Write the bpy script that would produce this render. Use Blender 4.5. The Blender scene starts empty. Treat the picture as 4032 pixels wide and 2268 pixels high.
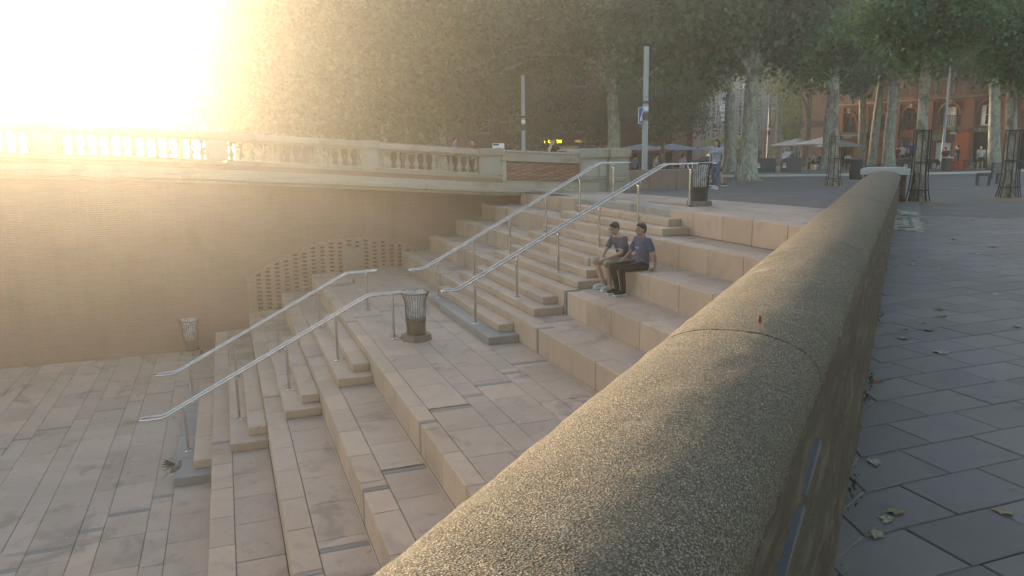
import bpy, bmesh, math, random
import numpy as np
from mathutils import Vector, Matrix, Quaternion
rnd = random.Random(11)
sc = bpy.context.scene
C = sc.collection
R = math.radians

# ------------------------------------------------------------ camera
CAM = Vector((-13.3195, 8.7593, 1.3492))
YAW, PITCH, ROLL, FPX = -0.3538, 0.182, -0.0136, 3027.0
_fw = Vector((math.cos(YAW)*math.cos(PITCH), math.sin(YAW)*math.cos(PITCH), -math.sin(PITCH)))
_rt0 = Vector((math.sin(YAW), -math.cos(YAW), 0))
_up0 = _rt0.cross(_fw)
RT = _rt0*math.cos(ROLL) + _up0*math.sin(ROLL)
UP = -_rt0*math.sin(ROLL) + _up0*math.cos(ROLL)
FW = _fw
cam = bpy.data.cameras.new('camera'); camo = bpy.data.objects.new('camera', cam); C.objects.link(camo)
cam.sensor_fit = 'HORIZONTAL'; cam.sensor_width = 36; cam.lens = 36*FPX/4032
cam.clip_start = .05; cam.clip_end = 1000
camo.matrix_world = Matrix(((RT.x, UP.x, -FW.x, CAM.x), (RT.y, UP.y, -FW.y, CAM.y), (RT.z, UP.z, -FW.z, CAM.z), (0, 0, 0, 1)))
sc.camera = camo

# ------------------------------------------------------------ sky, sun, exposure
SUN_AZ, SUN_EL = R(9.4), R(8.0)          # measured from +X towards +Y
world = bpy.data.worlds.new('World'); sc.world = world; world.use_nodes = True
wn = world.node_tree.nodes; wl = world.node_tree.links; wn.clear()
sky = wn.new('ShaderNodeTexSky'); sky.sky_type = 'NISHITA'; sky.sun_disc = False
sky.sun_elevation = SUN_EL; sky.sun_rotation = R(90)-SUN_AZ
sky.air_density = 1.0; sky.dust_density = 1.5; sky.ozone_density = 1.0
bg = wn.new('ShaderNodeBackground'); bg.inputs[1].default_value = 0.15
wo = wn.new('ShaderNodeOutputWorld'); wl.new(sky.outputs[0], bg.inputs[0]); wl.new(bg.outputs[0], wo.inputs[0])
sl = bpy.data.lights.new('sun', 'SUN'); sl.energy = 4.2; sl.angle = R(7); sl.color = (1, .82, .56)
so = bpy.data.objects.new('sun', sl); C.objects.link(so)
SUNV = Vector((math.cos(SUN_AZ)*math.cos(SUN_EL), math.sin(SUN_AZ)*math.cos(SUN_EL), math.sin(SUN_EL)))
so.rotation_euler = SUNV.to_track_quat('Z', 'Y').to_euler(); so.location = (20, 10, 20)
vs = sc.view_settings
sc.display_settings.display_device = 'sRGB'
vs.view_transform = 'Standard'; vs.look = 'None'; vs.gamma = 1; vs.use_curve_mapping = False
vs.exposure = 2.0
sc.cycles.use_denoising = True
sc.cycles.max_bounces = 4; sc.cycles.diffuse_bounces = 3; sc.cycles.glossy_bounces = 2; sc.cycles.transmission_bounces = 2
sc.cycles.use_adaptive_sampling = True; sc.cycles.adaptive_threshold = .03
sc.cycles.transparent_max_bounces = 8; sc.cycles.volume_bounces = 1
sc.cycles.sample_clamp_indirect = 6
sc.cycles.caustics_reflective = False; sc.cycles.caustics_refractive = False

# ------------------------------------------------------------ measuring helpers
def ray(dx, dy):
    S = 4032/2576
    return FW + RT*((dx*S-2016)/FPX) + UP*((1134-dy*S)/FPX)
def at(dx, dy, k): return CAM + ray(dx, dy)*k
def g(x, y):
    s = x*.72 - y*.69
    return -(0.02*min(max(0, s-2), 20) + 0.012*max(0, s-22))
def ground(x, y, dz=0): return Vector((x, y, g(x, y)+dz))
def gat(dx, k, dz=0):
    """point on the plaza at column dx, k metres ahead"""
    p = at(dx, 380, k); return ground(p.x, p.y, dz)
def px(k): return 1934/k      # frame units per metre k metres ahead

# ------------------------------------------------------------ materials
MATS = {}
class N:
    def __init__(s, name):
        s.m = bpy.data.materials.new(name); s.m.use_nodes = True; s.t = s.m.node_tree
        s.t.nodes.clear(); s.out = s.new('ShaderNodeOutputMaterial')
        MATS[name] = s.m
    def new(s, k, **kw):
        n = s.t.nodes.new(k)
        for a, v in kw.items(): setattr(n, a, v)
        return n
    def link(s, a, b): s.t.links.new(a, b)
    def val(s, sock, v):
        if hasattr(v, 'is_linked') or isinstance(v, bpy.types.NodeSocket): s.link(v, sock)
        else: sock.default_value = v
    def coord(s, kind='Object', scale=(1, 1, 1), rot=(0, 0, 0), loc=(0, 0, 0)):
        tc = s.new('ShaderNodeTexCoord'); mp = s.new('ShaderNodeMapping')
        s.link(tc.outputs[kind], mp.inputs[0]); mp.inputs['Scale'].default_value = scale
        mp.inputs['Rotation'].default_value = rot; mp.inputs['Location'].default_value = loc
        return mp.outputs[0]
    def world(s, scale=(1, 1, 1), rot=(0, 0, 0)):
        gm = s.new('ShaderNodeNewGeometry'); mp = s.new('ShaderNodeMapping')
        s.link(gm.outputs['Position'], mp.inputs[0]); mp.inputs['Scale'].default_value = scale
        mp.inputs['Rotation'].default_value = rot
        return mp.outputs[0]
    def noise(s, vec, scale=5, detail=4, rough=.55, dist=0):
        n = s.new('ShaderNodeTexNoise'); s.link(vec, n.inputs['Vector'])
        n.inputs['Scale'].default_value = scale; n.inputs['Detail'].default_value = detail
        n.inputs['Roughness'].default_value = rough; n.inputs['Distortion'].default_value = dist
        return n.outputs[0]
    def vor(s, vec, scale=5, feat='F1', out='Distance', rand=1):
        n = s.new('ShaderNodeTexVoronoi'); n.feature = feat; s.link(vec, n.inputs['Vector'])
        n.inputs['Scale'].default_value = scale; n.inputs['Randomness'].default_value = rand
        return n.outputs[out]
    def ramp(s, fac, *stops):
        n = s.new('ShaderNodeValToRGB'); s.link(fac, n.inputs[0]); e = n.color_ramp.elements
        while len(e) < len(stops): e.new(.5)
        for el, (p, c) in zip(e, stops):
            el.position = p; el.color = (c, c, c, 1) if not isinstance(c, tuple) else (*c, 1)
        return n.outputs[0]
    def mix(s, fac, a, b, mode='MIX'):
        n = s.new('ShaderNodeMix'); n.data_type = 'RGBA'; n.blend_type = mode
        s.val(n.inputs[0], fac)
        for i, v in ((6, a), (7, b)):
            if isinstance(v, tuple): n.inputs[i].default_value = (*v, 1) if len(v) == 3 else v
            else: s.link(v, n.inputs[i])
        return n.outputs[2]
    def math(s, op, a, b=0.0):
        n = s.new('ShaderNodeMath'); n.operation = op
        s.val(n.inputs[0], a); s.val(n.inputs[1], b); return n.outputs[0]
    def rand(s):
        return s.new('ShaderNodeObjectInfo').outputs['Random']
    def tint(s, col, amount=.2):
        """brightness of each piece a little different"""
        r = s.rand(); n = s.new('ShaderNodeHueSaturation')
        s.link(s.math('ADD', s.math('MULTIPLY', r, amount*2), 1-amount), n.inputs['Value'])
        if isinstance(col, tuple): n.inputs['Color'].default_value = (*col, 1)
        else: s.link(col, n.inputs['Color'])
        return n.outputs[0]
    def bump(s, h, strength=.3, dist=.01, prev=None):
        n = s.new('ShaderNodeBump'); s.link(h, n.inputs['Height'])
        n.inputs['Strength'].default_value = strength; n.inputs['Distance'].default_value = dist
        if prev: s.link(prev, n.inputs['Normal'])
        return n.outputs[0]
    def bsdf(s, col, rough=.8, metal=0, normal=None, spec=.3, **kw):
        b = s.new('ShaderNodeBsdfPrincipled')
        if isinstance(col, tuple): b.inputs['Base Color'].default_value = (*col, 1)
        else: s.link(col, b.inputs['Base Color'])
        s.val(b.inputs['Roughness'], rough); b.inputs['Metallic'].default_value = metal
        b.inputs['Specular IOR Level'].default_value = spec
        if normal: s.link(normal, b.inputs['Normal'])
        for k, v in kw.items(): b.inputs[k].default_value = v
        s.link(b.outputs[0], s.out.inputs[0]); return b

def plain(name, col, rough=.7, metal=0, var=.12, scale=12, bump=.08, spec=.3, **kw):
    n = N(name); v = n.coord()
    f = n.noise(v, scale, 5)
    c = n.mix(f, tuple(x*(1-var*2) for x in col), tuple(min(1, x*(1+var)) for x in col))
    n.bsdf(c, rough, metal, n.bump(f, bump, .01) if bump else None, spec, **kw); return n.m

def slab_mat(name, col, stain=.45, tint=.13):
    n = N(name); w = n.world()
    f1 = n.noise(w, 1.1, 6, .6, .6); f2 = n.noise(w, 38, 3); f3 = n.noise(w, .55, 4, .6)
    base = n.mix(f2, tuple(c*.86 for c in col), tuple(c*1.1 for c in col))
    base = n.mix(n.ramp(f3, (.35, 0), (.7, 1)), base, n.mix(.5, base, tuple(c*f for c, f in zip(col, (.95, .86, .72)))))
    spots = n.noise(w, 2.3, 5, .55, 1.4)
    base = n.mix(n.math('MULTIPLY', n.ramp(f1, (.56, 0), (.66, 1)), stain), base, tuple(c*.52 for c in col))
    base = n.mix(n.math('MULTIPLY', n.ramp(spots, (.66, 0), (.70, 1)), stain), base, tuple(c*.45 for c in col))
    base = n.mix(n.ramp(n.vor(w, 7, 'F1'), (.035, 1), (.05, 0)), base, tuple(c*.5 for c in col))
    ws = n.new('ShaderNodeMapping'); n.link(w, ws.inputs[0]); ws.inputs['Scale'].default_value = (1, 1, .12)
    drip = n.noise(ws.outputs[0], 6, 4, .6, .3)
    base = n.mix(n.math('MULTIPLY', n.ramp(drip, (.58, 0), (.72, 1)), stain*.7), base, tuple(c*.6 for c in col))
    film = n.noise(w, .32, 6, .7, 1.0)
    base = n.mix(n.math('MULTIPLY', n.ramp(film, (.46, 0), (.62, 1)), stain*.55), base, tuple(c*f for c, f in zip(col, (.62, .64, .66))))
    base = n.mix(n.ramp(n.vor(w, 2.6, 'F1'), (.014, 1), (.022, 0)), base, tuple(min(.8, c*1.7) for c in col))
    base = n.tint(base, tint)
    n.bsdf(base, n.math('SUBTRACT', .78, n.math('MULTIPLY', f1, .2)), 0, n.bump(f2, .12, .006), .35); return n.m

STONE = slab_mat('sandstone_paving', (.435, .325, .255), .75, .09)
RISER = slab_mat('sandstone_block', (.46, .335, .25), .4, .09)
BLUE = slab_mat('bluish_stone', (.28, .262, .242), .3)
STRIP = slab_mat('dark_stone', (.23, .205, .19), .2)
SLATE = slab_mat('slate_paving', (.18, .157, .148), .5, .13)
MORTAR = plain('joint_mortar', (.065, .056, .048), .95)
WHITEJ = plain('pale_sealant', (.5, .43, .36), .9)
OLDSTONE = slab_mat('weathered_limestone', (.31, .275, .225), .5)
GREYSTONE = slab_mat('grey_panel_stone', (.30, .29, .265), .2)
FARPAVE = None
GRANITE = slab_mat('brown_granite', (.20, .145, .12), .2)

def brick_mat(name, c1, c2, mort, axes='yz', row=.06, wid=.36, dirt=.4, mw=.008):
    n = N(name)
    gm = n.new('ShaderNodeNewGeometry'); sp = n.new('ShaderNodeSeparateXYZ'); cb = n.new('ShaderNodeCombineXYZ')
    if axes == 'obj':
        tc = n.new('ShaderNodeTexCoord'); n.link(tc.outputs['Object'], sp.inputs[0]); a, b = 'X', 'Z'
    else:
        n.link(gm.outputs['Position'], sp.inputs[0]); a, b = axes[0].upper(), axes[1].upper()
    n.link(sp.outputs[a], cb.inputs[0]); n.link(sp.outputs[b], cb.inputs[1])
    w = n.world()
    bt = n.new('ShaderNodeTexBrick'); n.link(cb.outputs[0], bt.inputs['Vector'])
    bt.inputs['Scale'].default_value = 1; bt.inputs['Brick Width'].default_value = wid
    bt.inputs['Row Height'].default_value = row; bt.inputs['Mortar Size'].default_value = mw
    bt.inputs['Mortar Smooth'].default_value = .3
    for k, c in (('Color1', c1), ('Color2', c2), ('Mortar', mort)): bt.inputs[k].default_value = (*c, 1)
    f = n.noise(w, .8, 5, .6, .5); f2 = n.noise(w, 30, 3)
    c = n.mix(n.math('MULTIPLY', n.ramp(f, (.45, 0), (.7, 1)), dirt), bt.outputs[0], tuple(x*.45 for x in c1))
    c = n.mix(n.math('MULTIPLY', n.ramp(n.noise(w, 1.7, 4), (.55, 0), (.75, 1)), .5), c, tuple(x*.5+.08 for x in mort))
    dm = n.new('ShaderNodeMapping'); n.link(w, dm.inputs[0]); dm.inputs['Scale'].default_value = (1, 1, .1)
    c = n.mix(n.math('MULTIPLY', n.ramp(n.noise(dm.outputs[0], 1.6, 5, .65, .4), (.5, 0), (.7, 1)), .16), c, tuple(x*.42 for x in c1))
    c = n.mix(.25, c, n.mix(f2, (.1, .08, .07), (.9, .85, .8)), 'OVERLAY')
    h = n.math('ADD', n.math('MULTIPLY', bt.outputs[1], -1), n.math('MULTIPLY', f2, .3))
    n.bsdf(c, .9, 0, n.bump(h, .6, .012), .2); return n.m
BRICKWALL = brick_mat('old_brick_wall', (.235, .145, .105), (.215, .13, .094), (.235, .155, .115), row=.058, wid=.38, dirt=.25)
BRICK_O = brick_mat('facade_brick', (.28, .112, .07), (.235, .09, .057), (.25, .16, .115), 'obj', .065, .28, .25)
BRICK_P = brick_mat('pink_brick', (.27, .15, .115), (.235, .125, .095), (.3, .23, .19), 'obj', .065, .28, .15)
BRICK_D = brick_mat('dark_red_brick', (.10, .05, .042), (.08, .04, .034), (.12, .08, .07), 'obj', .065, .28, .3)
FARPAVE = brick_mat('far_slate_courses', (.175, .154, .146), (.15, .134, .128), (.045, .042, .04), 'yx', .272, .43, .3, .004)
POCKETSHADE = plain('pocket_shade_paint', (.10, .065, .05), .95, var=.2, scale=20, bump=.3)  # shade of the unlit pockets put into the backing colour
_n = N('brick_piece_varied'); _w = _n.world(); _f = _n.noise(_w, 25, 4)
_n.bsdf(_n.tint(_n.mix(_f, (.17, .085, .06), (.27, .14, .10)), .22), .9, 0, _n.bump(_f, .3, .006), .2); BRICKV = _n.m

# pebble concrete of the coping
_n = N('exposed_pebble_concrete'); _w = _n.world()
_wd = _n.mix(.02, _w, _n.new('ShaderNodeTexNoise').outputs[1])
_c1 = _n.vor(_w, 215, 'F1', 'Distance', 1); _c2 = _n.vor(_w, 215, 'F1', 'Color', 1)
_c3 = _n.vor(_w, 390, 'F1', 'Distance', 1)
_sep = _n.new('ShaderNodeSeparateColor'); _n.link(_c2, _sep.inputs[0])
_peb = _n.ramp(_sep.outputs[0], (.0, (.17, .14, .105)), (.35, (.30, .25, .19)), (.7, (.39, .33, .25)), (.93, (.47, .405, .315)), (1, (.64, .57, .47)))
_gap = _n.ramp(_c1, (.30, 0), (.62, 1))
_col = _n.mix(_gap, _peb, (.13, .105, .08))
_big = _n.noise(_w, 2.2, 5, .6, .4); _big2 = _n.noise(_w, 9, 4, .6, .6)
_col = _n.mix(_n.math('MULTIPLY', _n.ramp(_big, (.42, 0), (.68, 1)), .3), _col, (.12, .11, .095))
_col = _n.mix(_n.math('MULTIPLY', _n.ramp(_big2, (.58, 0), (.75, 1)), .35), _col, (.34, .31, .26))
_lich = _n.noise(_w, 5.5, 6, .7, 1.2); _lich2 = _n.noise(_w, 1.1, 5, .65, .8)
_col = _n.mix(_n.math('MULTIPLY', _n.ramp(_lich, (.62, 0), (.70, 1)), .5), _col, (.40, .36, .29))
_col = _n.mix(_n.math('MULTIPLY', _n.ramp(_lich2, (.60, 0), (.72, 1)), .55), _col, (.075, .068, .058))
_col = _n.mix(_n.math('MULTIPLY', _n.ramp(_n.noise(_w, 3.1, 3, .5, .3), (.70, 0), (.76, 1)), .6), _col, (.36, .27, .08))
_h = _n.math('ADD', _n.math('MULTIPLY', _c1, -1), _n.math('MULTIPLY', _c3, -.35))
_n.bsdf(_col, .95, 0, _n.bump(_big2, .25, .02, _n.bump(_h, .9, .007)), .12); PEBBLE = _n.m

# rough rendered face of the parapet, streaked along its run
_n = N('weathered_render'); _w = _n.world((1, 1, 1), (0, 0, R(47.3)))
_mp = _n.new('ShaderNodeMapping'); _n.link(_w, _mp.inputs[0]); _mp.inputs['Scale'].default_value = (.9, 1, 9)
_f = _n.noise(_mp.outputs[0], 2.2, 6, .65, .5); _f2 = _n.noise(_w, 28, 5, .7); _f3 = _n.noise(_mp.outputs[0], .9, 4, .6)
_col = _n.mix(_n.ramp(_f3, (.4, 0), (.6, 1)), (.098, .078, .060), (.098, .063, .048))
_col = _n.mix(_n.ramp(_f, (.5, 0), (.68, 1)), _col, (.165, .13, .095))
_col = _n.mix(_n.ramp(_f2, (.6, 0), (.75, 1)), _col, (.045, .035, .028))
_n.bsdf(_col, .92, 0, _n.bump(_f2, .7, .02, _n.bump(_f, .5, .04)), .2); RENDER = _n.m

# stainless steel
_n = N('brushed_steel'); _f = _n.noise(_n.coord('Object', (60, 60, 3)), 4, 3)
_n.bsdf((.50, .49, .48), _n.math('ADD', .16, _n.math('MULTIPLY', _f, .16)), 1, None); STEEL = _n.m
IRON = plain('dark_iron', (.035, .033, .032), .55, .3, bump=.1)
ZINC = plain('grey_painted_pole', (.33, .35, .38), .45, .2, bump=.03)
BLACKP = plain('black_paint', (.015, .015, .017), .45)
DARK = plain('dark_grey_paint', (.05, .053, .058), .55)
BINGREY = plain('container_grey', (.075, .085, .088), .5, 0, .08)
WHITE = plain('white_paint', (.72, .72, .72), .6, var=.05)
CREAM = plain('cream_stone', (.45, .42, .37), .8)
GREYWALL = plain('grey_render', (.20, .205, .21), .9, var=.06, scale=2)
PINKW = plain('pink_render', (.44, .33, .33), .85, var=.06, scale=2)
ORANGEW = plain('orange_panel', (.42, .10, .03), .8)
GREENAWN = plain('green_awning', (.02, .075, .06), .7)
REDP = plain('red_paint', (.35, .03, .035), .6)
BLUEP = plain('blue_paint', (.02, .10, .42), .45)
WOOD = plain('grey_wood', (.14, .125, .11), .8, var=.25, scale=6)
ASPHALT = slab_mat('asphalt_setts', (.088, .086, .086), .3)
SIDEWALK = slab_mat('pavement_grey', (.12, .115, .108), .3)
_n = N('sandy_soil'); _w = _n.world(); _f = _n.noise(_w, 30, 5)
_n.bsdf(_n.mix(_f, (.15, .105, .06), (.27, .19, .11)), .95, 0, _n.bump(_f, .5, .03)); SAND = _n.m
_n = N('river_water'); _f = _n.noise(_n.world(), 1.5, 5)
_n.bsdf((.03, .04, .035), .12, 0, _n.bump(_f, .3, .05), .5); WATER = _n.m
_n = N('window_glass'); _n.bsdf((.02, .022, .025), .08, 0, None, .6); GLASS = _n.m

def bark(name, light, dark):
    n = N(name); v = n.coord('Object', (1, 1, .55)); f = n.noise(v, 5, 5, .6, .8); f2 = n.noise(v, 28, 4); cr = n.vor(v, 4.5)
    c = n.mix(n.ramp(f, (.42, 0), (.56, 1)), dark, light)
    c = n.mix(n.ramp(cr, (.0, 1), (.16, 0)), c, tuple(x*.35 for x in dark))
    c = n.mix(.35, c, n.mix(f2, (.05, .05, .04), (.9, .9, .85)), 'OVERLAY')
    n.bsdf(c, .9, 0, n.bump(f2, .4, .02, n.bump(f, .5, .04)), .2); return n.m
BARK = bark('plane_tree_bark', (.31, .30, .24), (.17, .165, .13))
BARK2 = bark('young_tree_bark', (.30, .27, .22), (.13, .115, .09))
BARK3 = bark('grey_brown_bark', (.20, .17, .13), (.10, .085, .065))

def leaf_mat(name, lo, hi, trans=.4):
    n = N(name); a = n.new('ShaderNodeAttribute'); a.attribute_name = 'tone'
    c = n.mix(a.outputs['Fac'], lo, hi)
    d = n.new('ShaderNodeBsdfDiffuse'); t = n.new('ShaderNodeBsdfTranslucent'); gl = n.new('ShaderNodeBsdfGlossy')
    n.link(c, d.inputs[0]); n.link(n.mix(.5, c, (.16, .20, .02)), t.inputs[0])
    gl.inputs['Roughness'].default_value = .45; gl.inputs[0].default_value = (.5, .5, .5, 1)
    m = n.new('ShaderNodeMixShader'); m.inputs[0].default_value = trans
    n.link(d.outputs[0], m.inputs[1]); n.link(t.outputs[0], m.inputs[2])
    m2 = n.new('ShaderNodeMixShader'); m2.inputs[0].default_value = .06
    n.link(m.outputs[0], m2.inputs[1]); n.link(gl.outputs[0], m2.inputs[2])
    n.link(m2.outputs[0], n.out.inputs[0]); return n.m
LEAF = leaf_mat('plane_leaves', (.018, .05, .020), (.078, .165, .055))
LEAF2 = leaf_mat('young_leaves', (.035, .085, .035), (.11, .22, .08))
OLIVE = leaf_mat('silver_leaves', (.07, .10, .065), (.17, .21, .15), .25)
LIME = leaf_mat('sun_painted_leaves', (.18, .24, .025), (.40, .44, .06))  # sunlight put into the leaf colour, since no sun reaches the tree
LEAF3 = leaf_mat('backlit_plane_leaves', (.04, .085, .025), (.11, .20, .06), .5)  # backlight put into the leaf colour so green shows through the haze

SKIN = plain('skin', (.42, .26, .19), .55, var=.06, scale=30, bump=.02)
SKIN2 = plain('skin_tanned', (.33, .19, .13), .55, var=.06, scale=30, bump=.02)
def cloth(name, col): return plain(name, col, .9, 0, .18, 9, .35, .15)
HAIR = plain('dark_hair', (.022, .016, .012), .6, var=.4, scale=60, bump=.5)

# ------------------------------------------------------------ mesh helpers
class MB:
    def __init__(s): s.v = []; s.f = []
    def add(s, verts, faces):
        o = len(s.v); s.v += [tuple(p) for p in verts]; s.f += [tuple(i+o for i in f) for f in faces]; return s
    def box(s, x0, x1, y0, y1, z0, z1, c=0):
        if c <= 0:
            return s.add([(x, y, z) for z in (z0, z1) for y in (y0, y1) for x in (x0, x1)],
                         [(0, 2, 3, 1), (4, 5, 7, 6), (0, 1, 5, 4), (2, 6, 7, 3), (0, 4, 6, 2), (1, 3, 7, 5)])
        V = []; idx = {}
        xs, ys, zs = (x0, x1), (y0, y1), (z0, z1)
        for i in (0, 1):
            for j in (0, 1):
                for k in (0, 1):
                    sx, sy, sz = (1, -1)[i], (1, -1)[j], (1, -1)[k]
                    for a in range(3):
                        p = [xs[i]+sx*c, ys[j]+sy*c, zs[k]+sz*c]
                        p[a] = (xs[i], ys[j], zs[k])[a]
                        idx[i, j, k, a] = len(V); V.append(tuple(p))
        F = []
        def q(a, fixed, order): F.append(tuple(idx[t+(a,)] for t in order))
        for a in range(3):
            for sgn in (0, 1):
                o = [(0, 0), (1, 0), (1, 1), (0, 1)]
                cyc = []
                for (m, n_) in o:
                    t = [m, n_]; t.insert(a, sgn); cyc.append(tuple(t))
                flip = (sgn == 0) != (a == 1)
                if flip: cyc.reverse()
                F.append(tuple(idx[t+(a,)] for t in cyc))
        for a in range(3):      # edges along axis a
            b, d = [(1, 2), (0, 2), (0, 1)][a]
            for m in (0, 1):
                for n_ in (0, 1):
                    t0 = [0, 0, 0]; t0[b] = m; t0[d] = n_; t1 = list(t0); t1[a] = 1
                    f = [idx[tuple(t0)+(b,)], idx[tuple(t1)+(b,)], idx[tuple(t1)+(d,)], idx[tuple(t0)+(d,)]]
                    F.append(tuple(f))
        for i in (0, 1):
            for j in (0, 1):
                for k in (0, 1): F.append((idx[i, j, k, 0], idx[i, j, k, 1], idx[i, j, k, 2]))
        return s.add(V, F)
    def tube(s, pts, rad, seg=10, cap=True, closed=False):
        pts = [Vector(p) for p in pts]; n = len(pts)
        rad = rad if isinstance(rad, (list, tuple)) else [rad]*n
        V = []; up = None
        for i, p in enumerate(pts):
            if closed: t = pts[(i+1) % n]-pts[i-1]
            else: t = pts[min(i+1, n-1)]-pts[max(i-1, 0)]
            t.normalize()
            if up is None:
                up = Vector((0, 0, 1)) if abs(t.z) < .9 else Vector((1, 0, 0))
            a = t.cross(up); a.normalize(); b = a.cross(t); up = b
            for k in range(seg):
                w = 2*math.pi*k/seg; V.append(p+(a*math.cos(w)+b*math.sin(w))*rad[i])
        F = []
        m = n if closed else n-1
        for i in range(m):
            for k in range(seg):
                j = (i+1) % n; F.append((i*seg+k, i*seg+(k+1) % seg, j*seg+(k+1) % seg, j*seg+k))
        if cap and not closed: F += [tuple(range(seg))[::-1], tuple(range((n-1)*seg, n*seg))]
        return s.add(V, F)
    def lathe(s, prof, c=(0, 0, 0), seg=16, cap=True):
        V = [(c[0]+r*math.cos(2*math.pi*k/seg), c[1]+r*math.sin(2*math.pi*k/seg), c[2]+z) for r, z in prof for k in range(seg)]
        n = len(prof)
        F = [(i*seg+k, i*seg+(k+1) % seg, (i+1)*seg+(k+1) % seg, (i+1)*seg+k) for i in range(n-1) for k in range(seg)]
        if cap: F += [tuple(range(seg))[::-1], tuple(range((n-1)*seg, n*seg))]
        return s.add(V, F)
    def prism(s, poly, z0, z1):
        n = len(poly)
        return s.add([(x, y, z0) for x, y in poly]+[(x, y, z1) for x, y in poly],
                     [tuple(range(n))[::-1], tuple(range(n, 2*n))]+[(i, (i+1) % n, n+(i+1) % n, n+i) for i in range(n)])
    def ball(s, c, r, seg=12, rings=8):
        r = r if isinstance(r, (tuple, list)) else (r, r, r)
        V = [(c[0], c[1], c[2]-r[2])]
        for i in range(1, rings):
            a = -math.pi/2+math.pi*i/rings
            for k in range(seg):
                w = 2*math.pi*k/seg; V.append((c[0]+r[0]*math.cos(a)*math.cos(w), c[1]+r[1]*math.cos(a)*math.sin(w), c[2]+r[2]*math.sin(a)))
        V.append((c[0], c[1], c[2]+r[2])); F = []
        for k in range(seg): F.append((0, 1+(k+1) % seg, 1+k))
        for i in range(rings-2):
            for k in range(seg): F.append((1+i*seg+k, 1+i*seg+(k+1) % seg, 1+(i+1)*seg+(k+1) % seg, 1+(i+1)*seg+k))
        o = 1+(rings-2)*seg; t = len(V)-1
        for k in range(seg): F.append((o+k, o+(k+1) % seg, t))
        return s.add(V, F)
    def xf(s, M):
        s.v = [tuple(M @ Vector(p)) for p in s.v]; return s
    def mesh(s, name, smooth=False):
        me = bpy.data.meshes.new(name); me.from_pydata(s.v, [], s.f)
        if smooth is True: me.shade_smooth()
        elif smooth:
            me.shade_smooth(); me.set_sharp_from_angle(angle=R(smooth))
        me.update(); return me
    def build(s, name, mat, parent=None, smooth=False, loc=None, rz=0):
        return link(name, s.mesh(name, smooth), mat, parent, loc, rz)
def fixn(me):
    bm = bmesh.new(); bm.from_mesh(me); bmesh.ops.recalc_face_normals(bm, faces=bm.faces); bm.to_mesh(me); bm.free(); return me
def link(name, me, mat=None, parent=None, loc=None, rz=0):
    o = bpy.data.objects.new(name, me); C.objects.link(o)
    if mat and me and not me.materials: me.materials.append(mat)
    if mat and me and me.materials[0] != mat:
        o.material_slots[0].link = 'OBJECT'; o.material_slots[0].material = mat
    if parent: o.parent = parent
    if loc is not None: o.location = loc
    if rz: o.rotation_euler.z = rz
    return o
def tag(o, label=None, cat=None, group=None, kind=None):
    if label: o['label'] = label
    if cat: o['category'] = cat
    if group: o['group'] = group
    if kind: o['kind'] = kind
    return o
def thing(name, label, cat, loc=(0, 0, 0), rz=0, group=None):
    o = bpy.data.objects.new(name, None); C.objects.link(o); o.location = loc; o.rotation_euler.z = rz
    o.empty_display_size = .1
    return tag(o, label, cat, group)
def struct(name, loc=(0, 0, 0)):
    o = bpy.data.objects.new(name, None); C.objects.link(o); o.location = loc; o['kind'] = 'structure'; return o
def copy_tree(o, parent=None):
    c = o.copy(); C.objects.link(c); c.parent = parent
    for ch in list(o.children): copy_tree(ch, c)
    return c
TMPS = bpy.data.scenes.new('workbench')      # emptied and removed at the end
CACHE = {}
def piece(name, mat, parent, x0, x1, y0, y1, z0, z1, c=.006):
    """one chamfered block; alike blocks share their mesh"""
    k = (name, round(x1-x0, 2), round(y1-y0, 2), round(z1-z0, 2), mat.name, c)
    if k not in CACHE:
        me = MB().box(0, x1-x0, 0, y1-y0, 0, z1-z0, c).mesh(name); fixn(me); me.materials.append(mat); CACHE[k] = me
    return link(name, CACHE[k], mat, parent, (x0, y0, z0))
def text(body, size, mat, parent, loc, rot, name='lettering', ext=.01, align='CENTER', sx=1):
    cu = bpy.data.curves.new(name, 'FONT'); cu.body = body; cu.size = size; cu.extrude = ext
    cu.align_x = align; cu.align_y = 'CENTER'; cu.resolution_u = 3
    tmp = bpy.data.objects.new('tmp_text', cu); TMPS.collection.objects.link(tmp); TMPS.view_layers[0].update()
    me = bpy.data.meshes.new_from_object(tmp.evaluated_get(TMPS.view_layers[0].depsgraph))
    bpy.data.objects.remove(tmp); bpy.data.curves.remove(cu); me.materials.clear(); me.name = name
    o = link(name, me, mat, parent, loc); o.rotation_euler = rot; o.scale.x = sx; return o
# ------------------------------------------------------------ stairs and quay levels
T, H, DM, XW = .3091, .155, 2.1935, 9.5
def yr(r): return (15-r)*T if r >= 1 else 14*T+DM-r*T
def zr(r): return (r-15)*H
G0 = zr(-12)
def xwf(y): return XW+.145*max(0, 9.3-y)      # the abutment stands back under the deck towards the stairs
def wallx(y, n=-3.25): return (n-.678*y)/.735
STRIPS = (1.73, 6.6, 11.3)
def cuts(x0, x1, y, step, seed, strips=True):
    """joint positions of one row: list of (xa, xb, is_strip)"""
    r = random.Random(seed); out = []; x = x0+r.uniform(.2, 1)*step-step
    st = sorted((s-.678*y)/.735 for s in STRIPS) if strips else []
    marks = []
    while x < x1:
        w = step*r.uniform(.9, 1.12)
        a, b = max(x, x0), min(x+w, x1)
        hit = next((q for q in st if a < q < b), None)
        if hit is None:
            if b-a > .04: out.append((a, b, False))
        else:
            if hit-.055-a > .05: out.append((a, hit-.055, False))
            out.append((max(a, hit-.055), min(b, hit+.055), True))
            if b-hit-.055 > .05: out.append((hit+.055, b, False))
        x += w
    return out
J = .0035
stair = struct('staircase')
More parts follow.
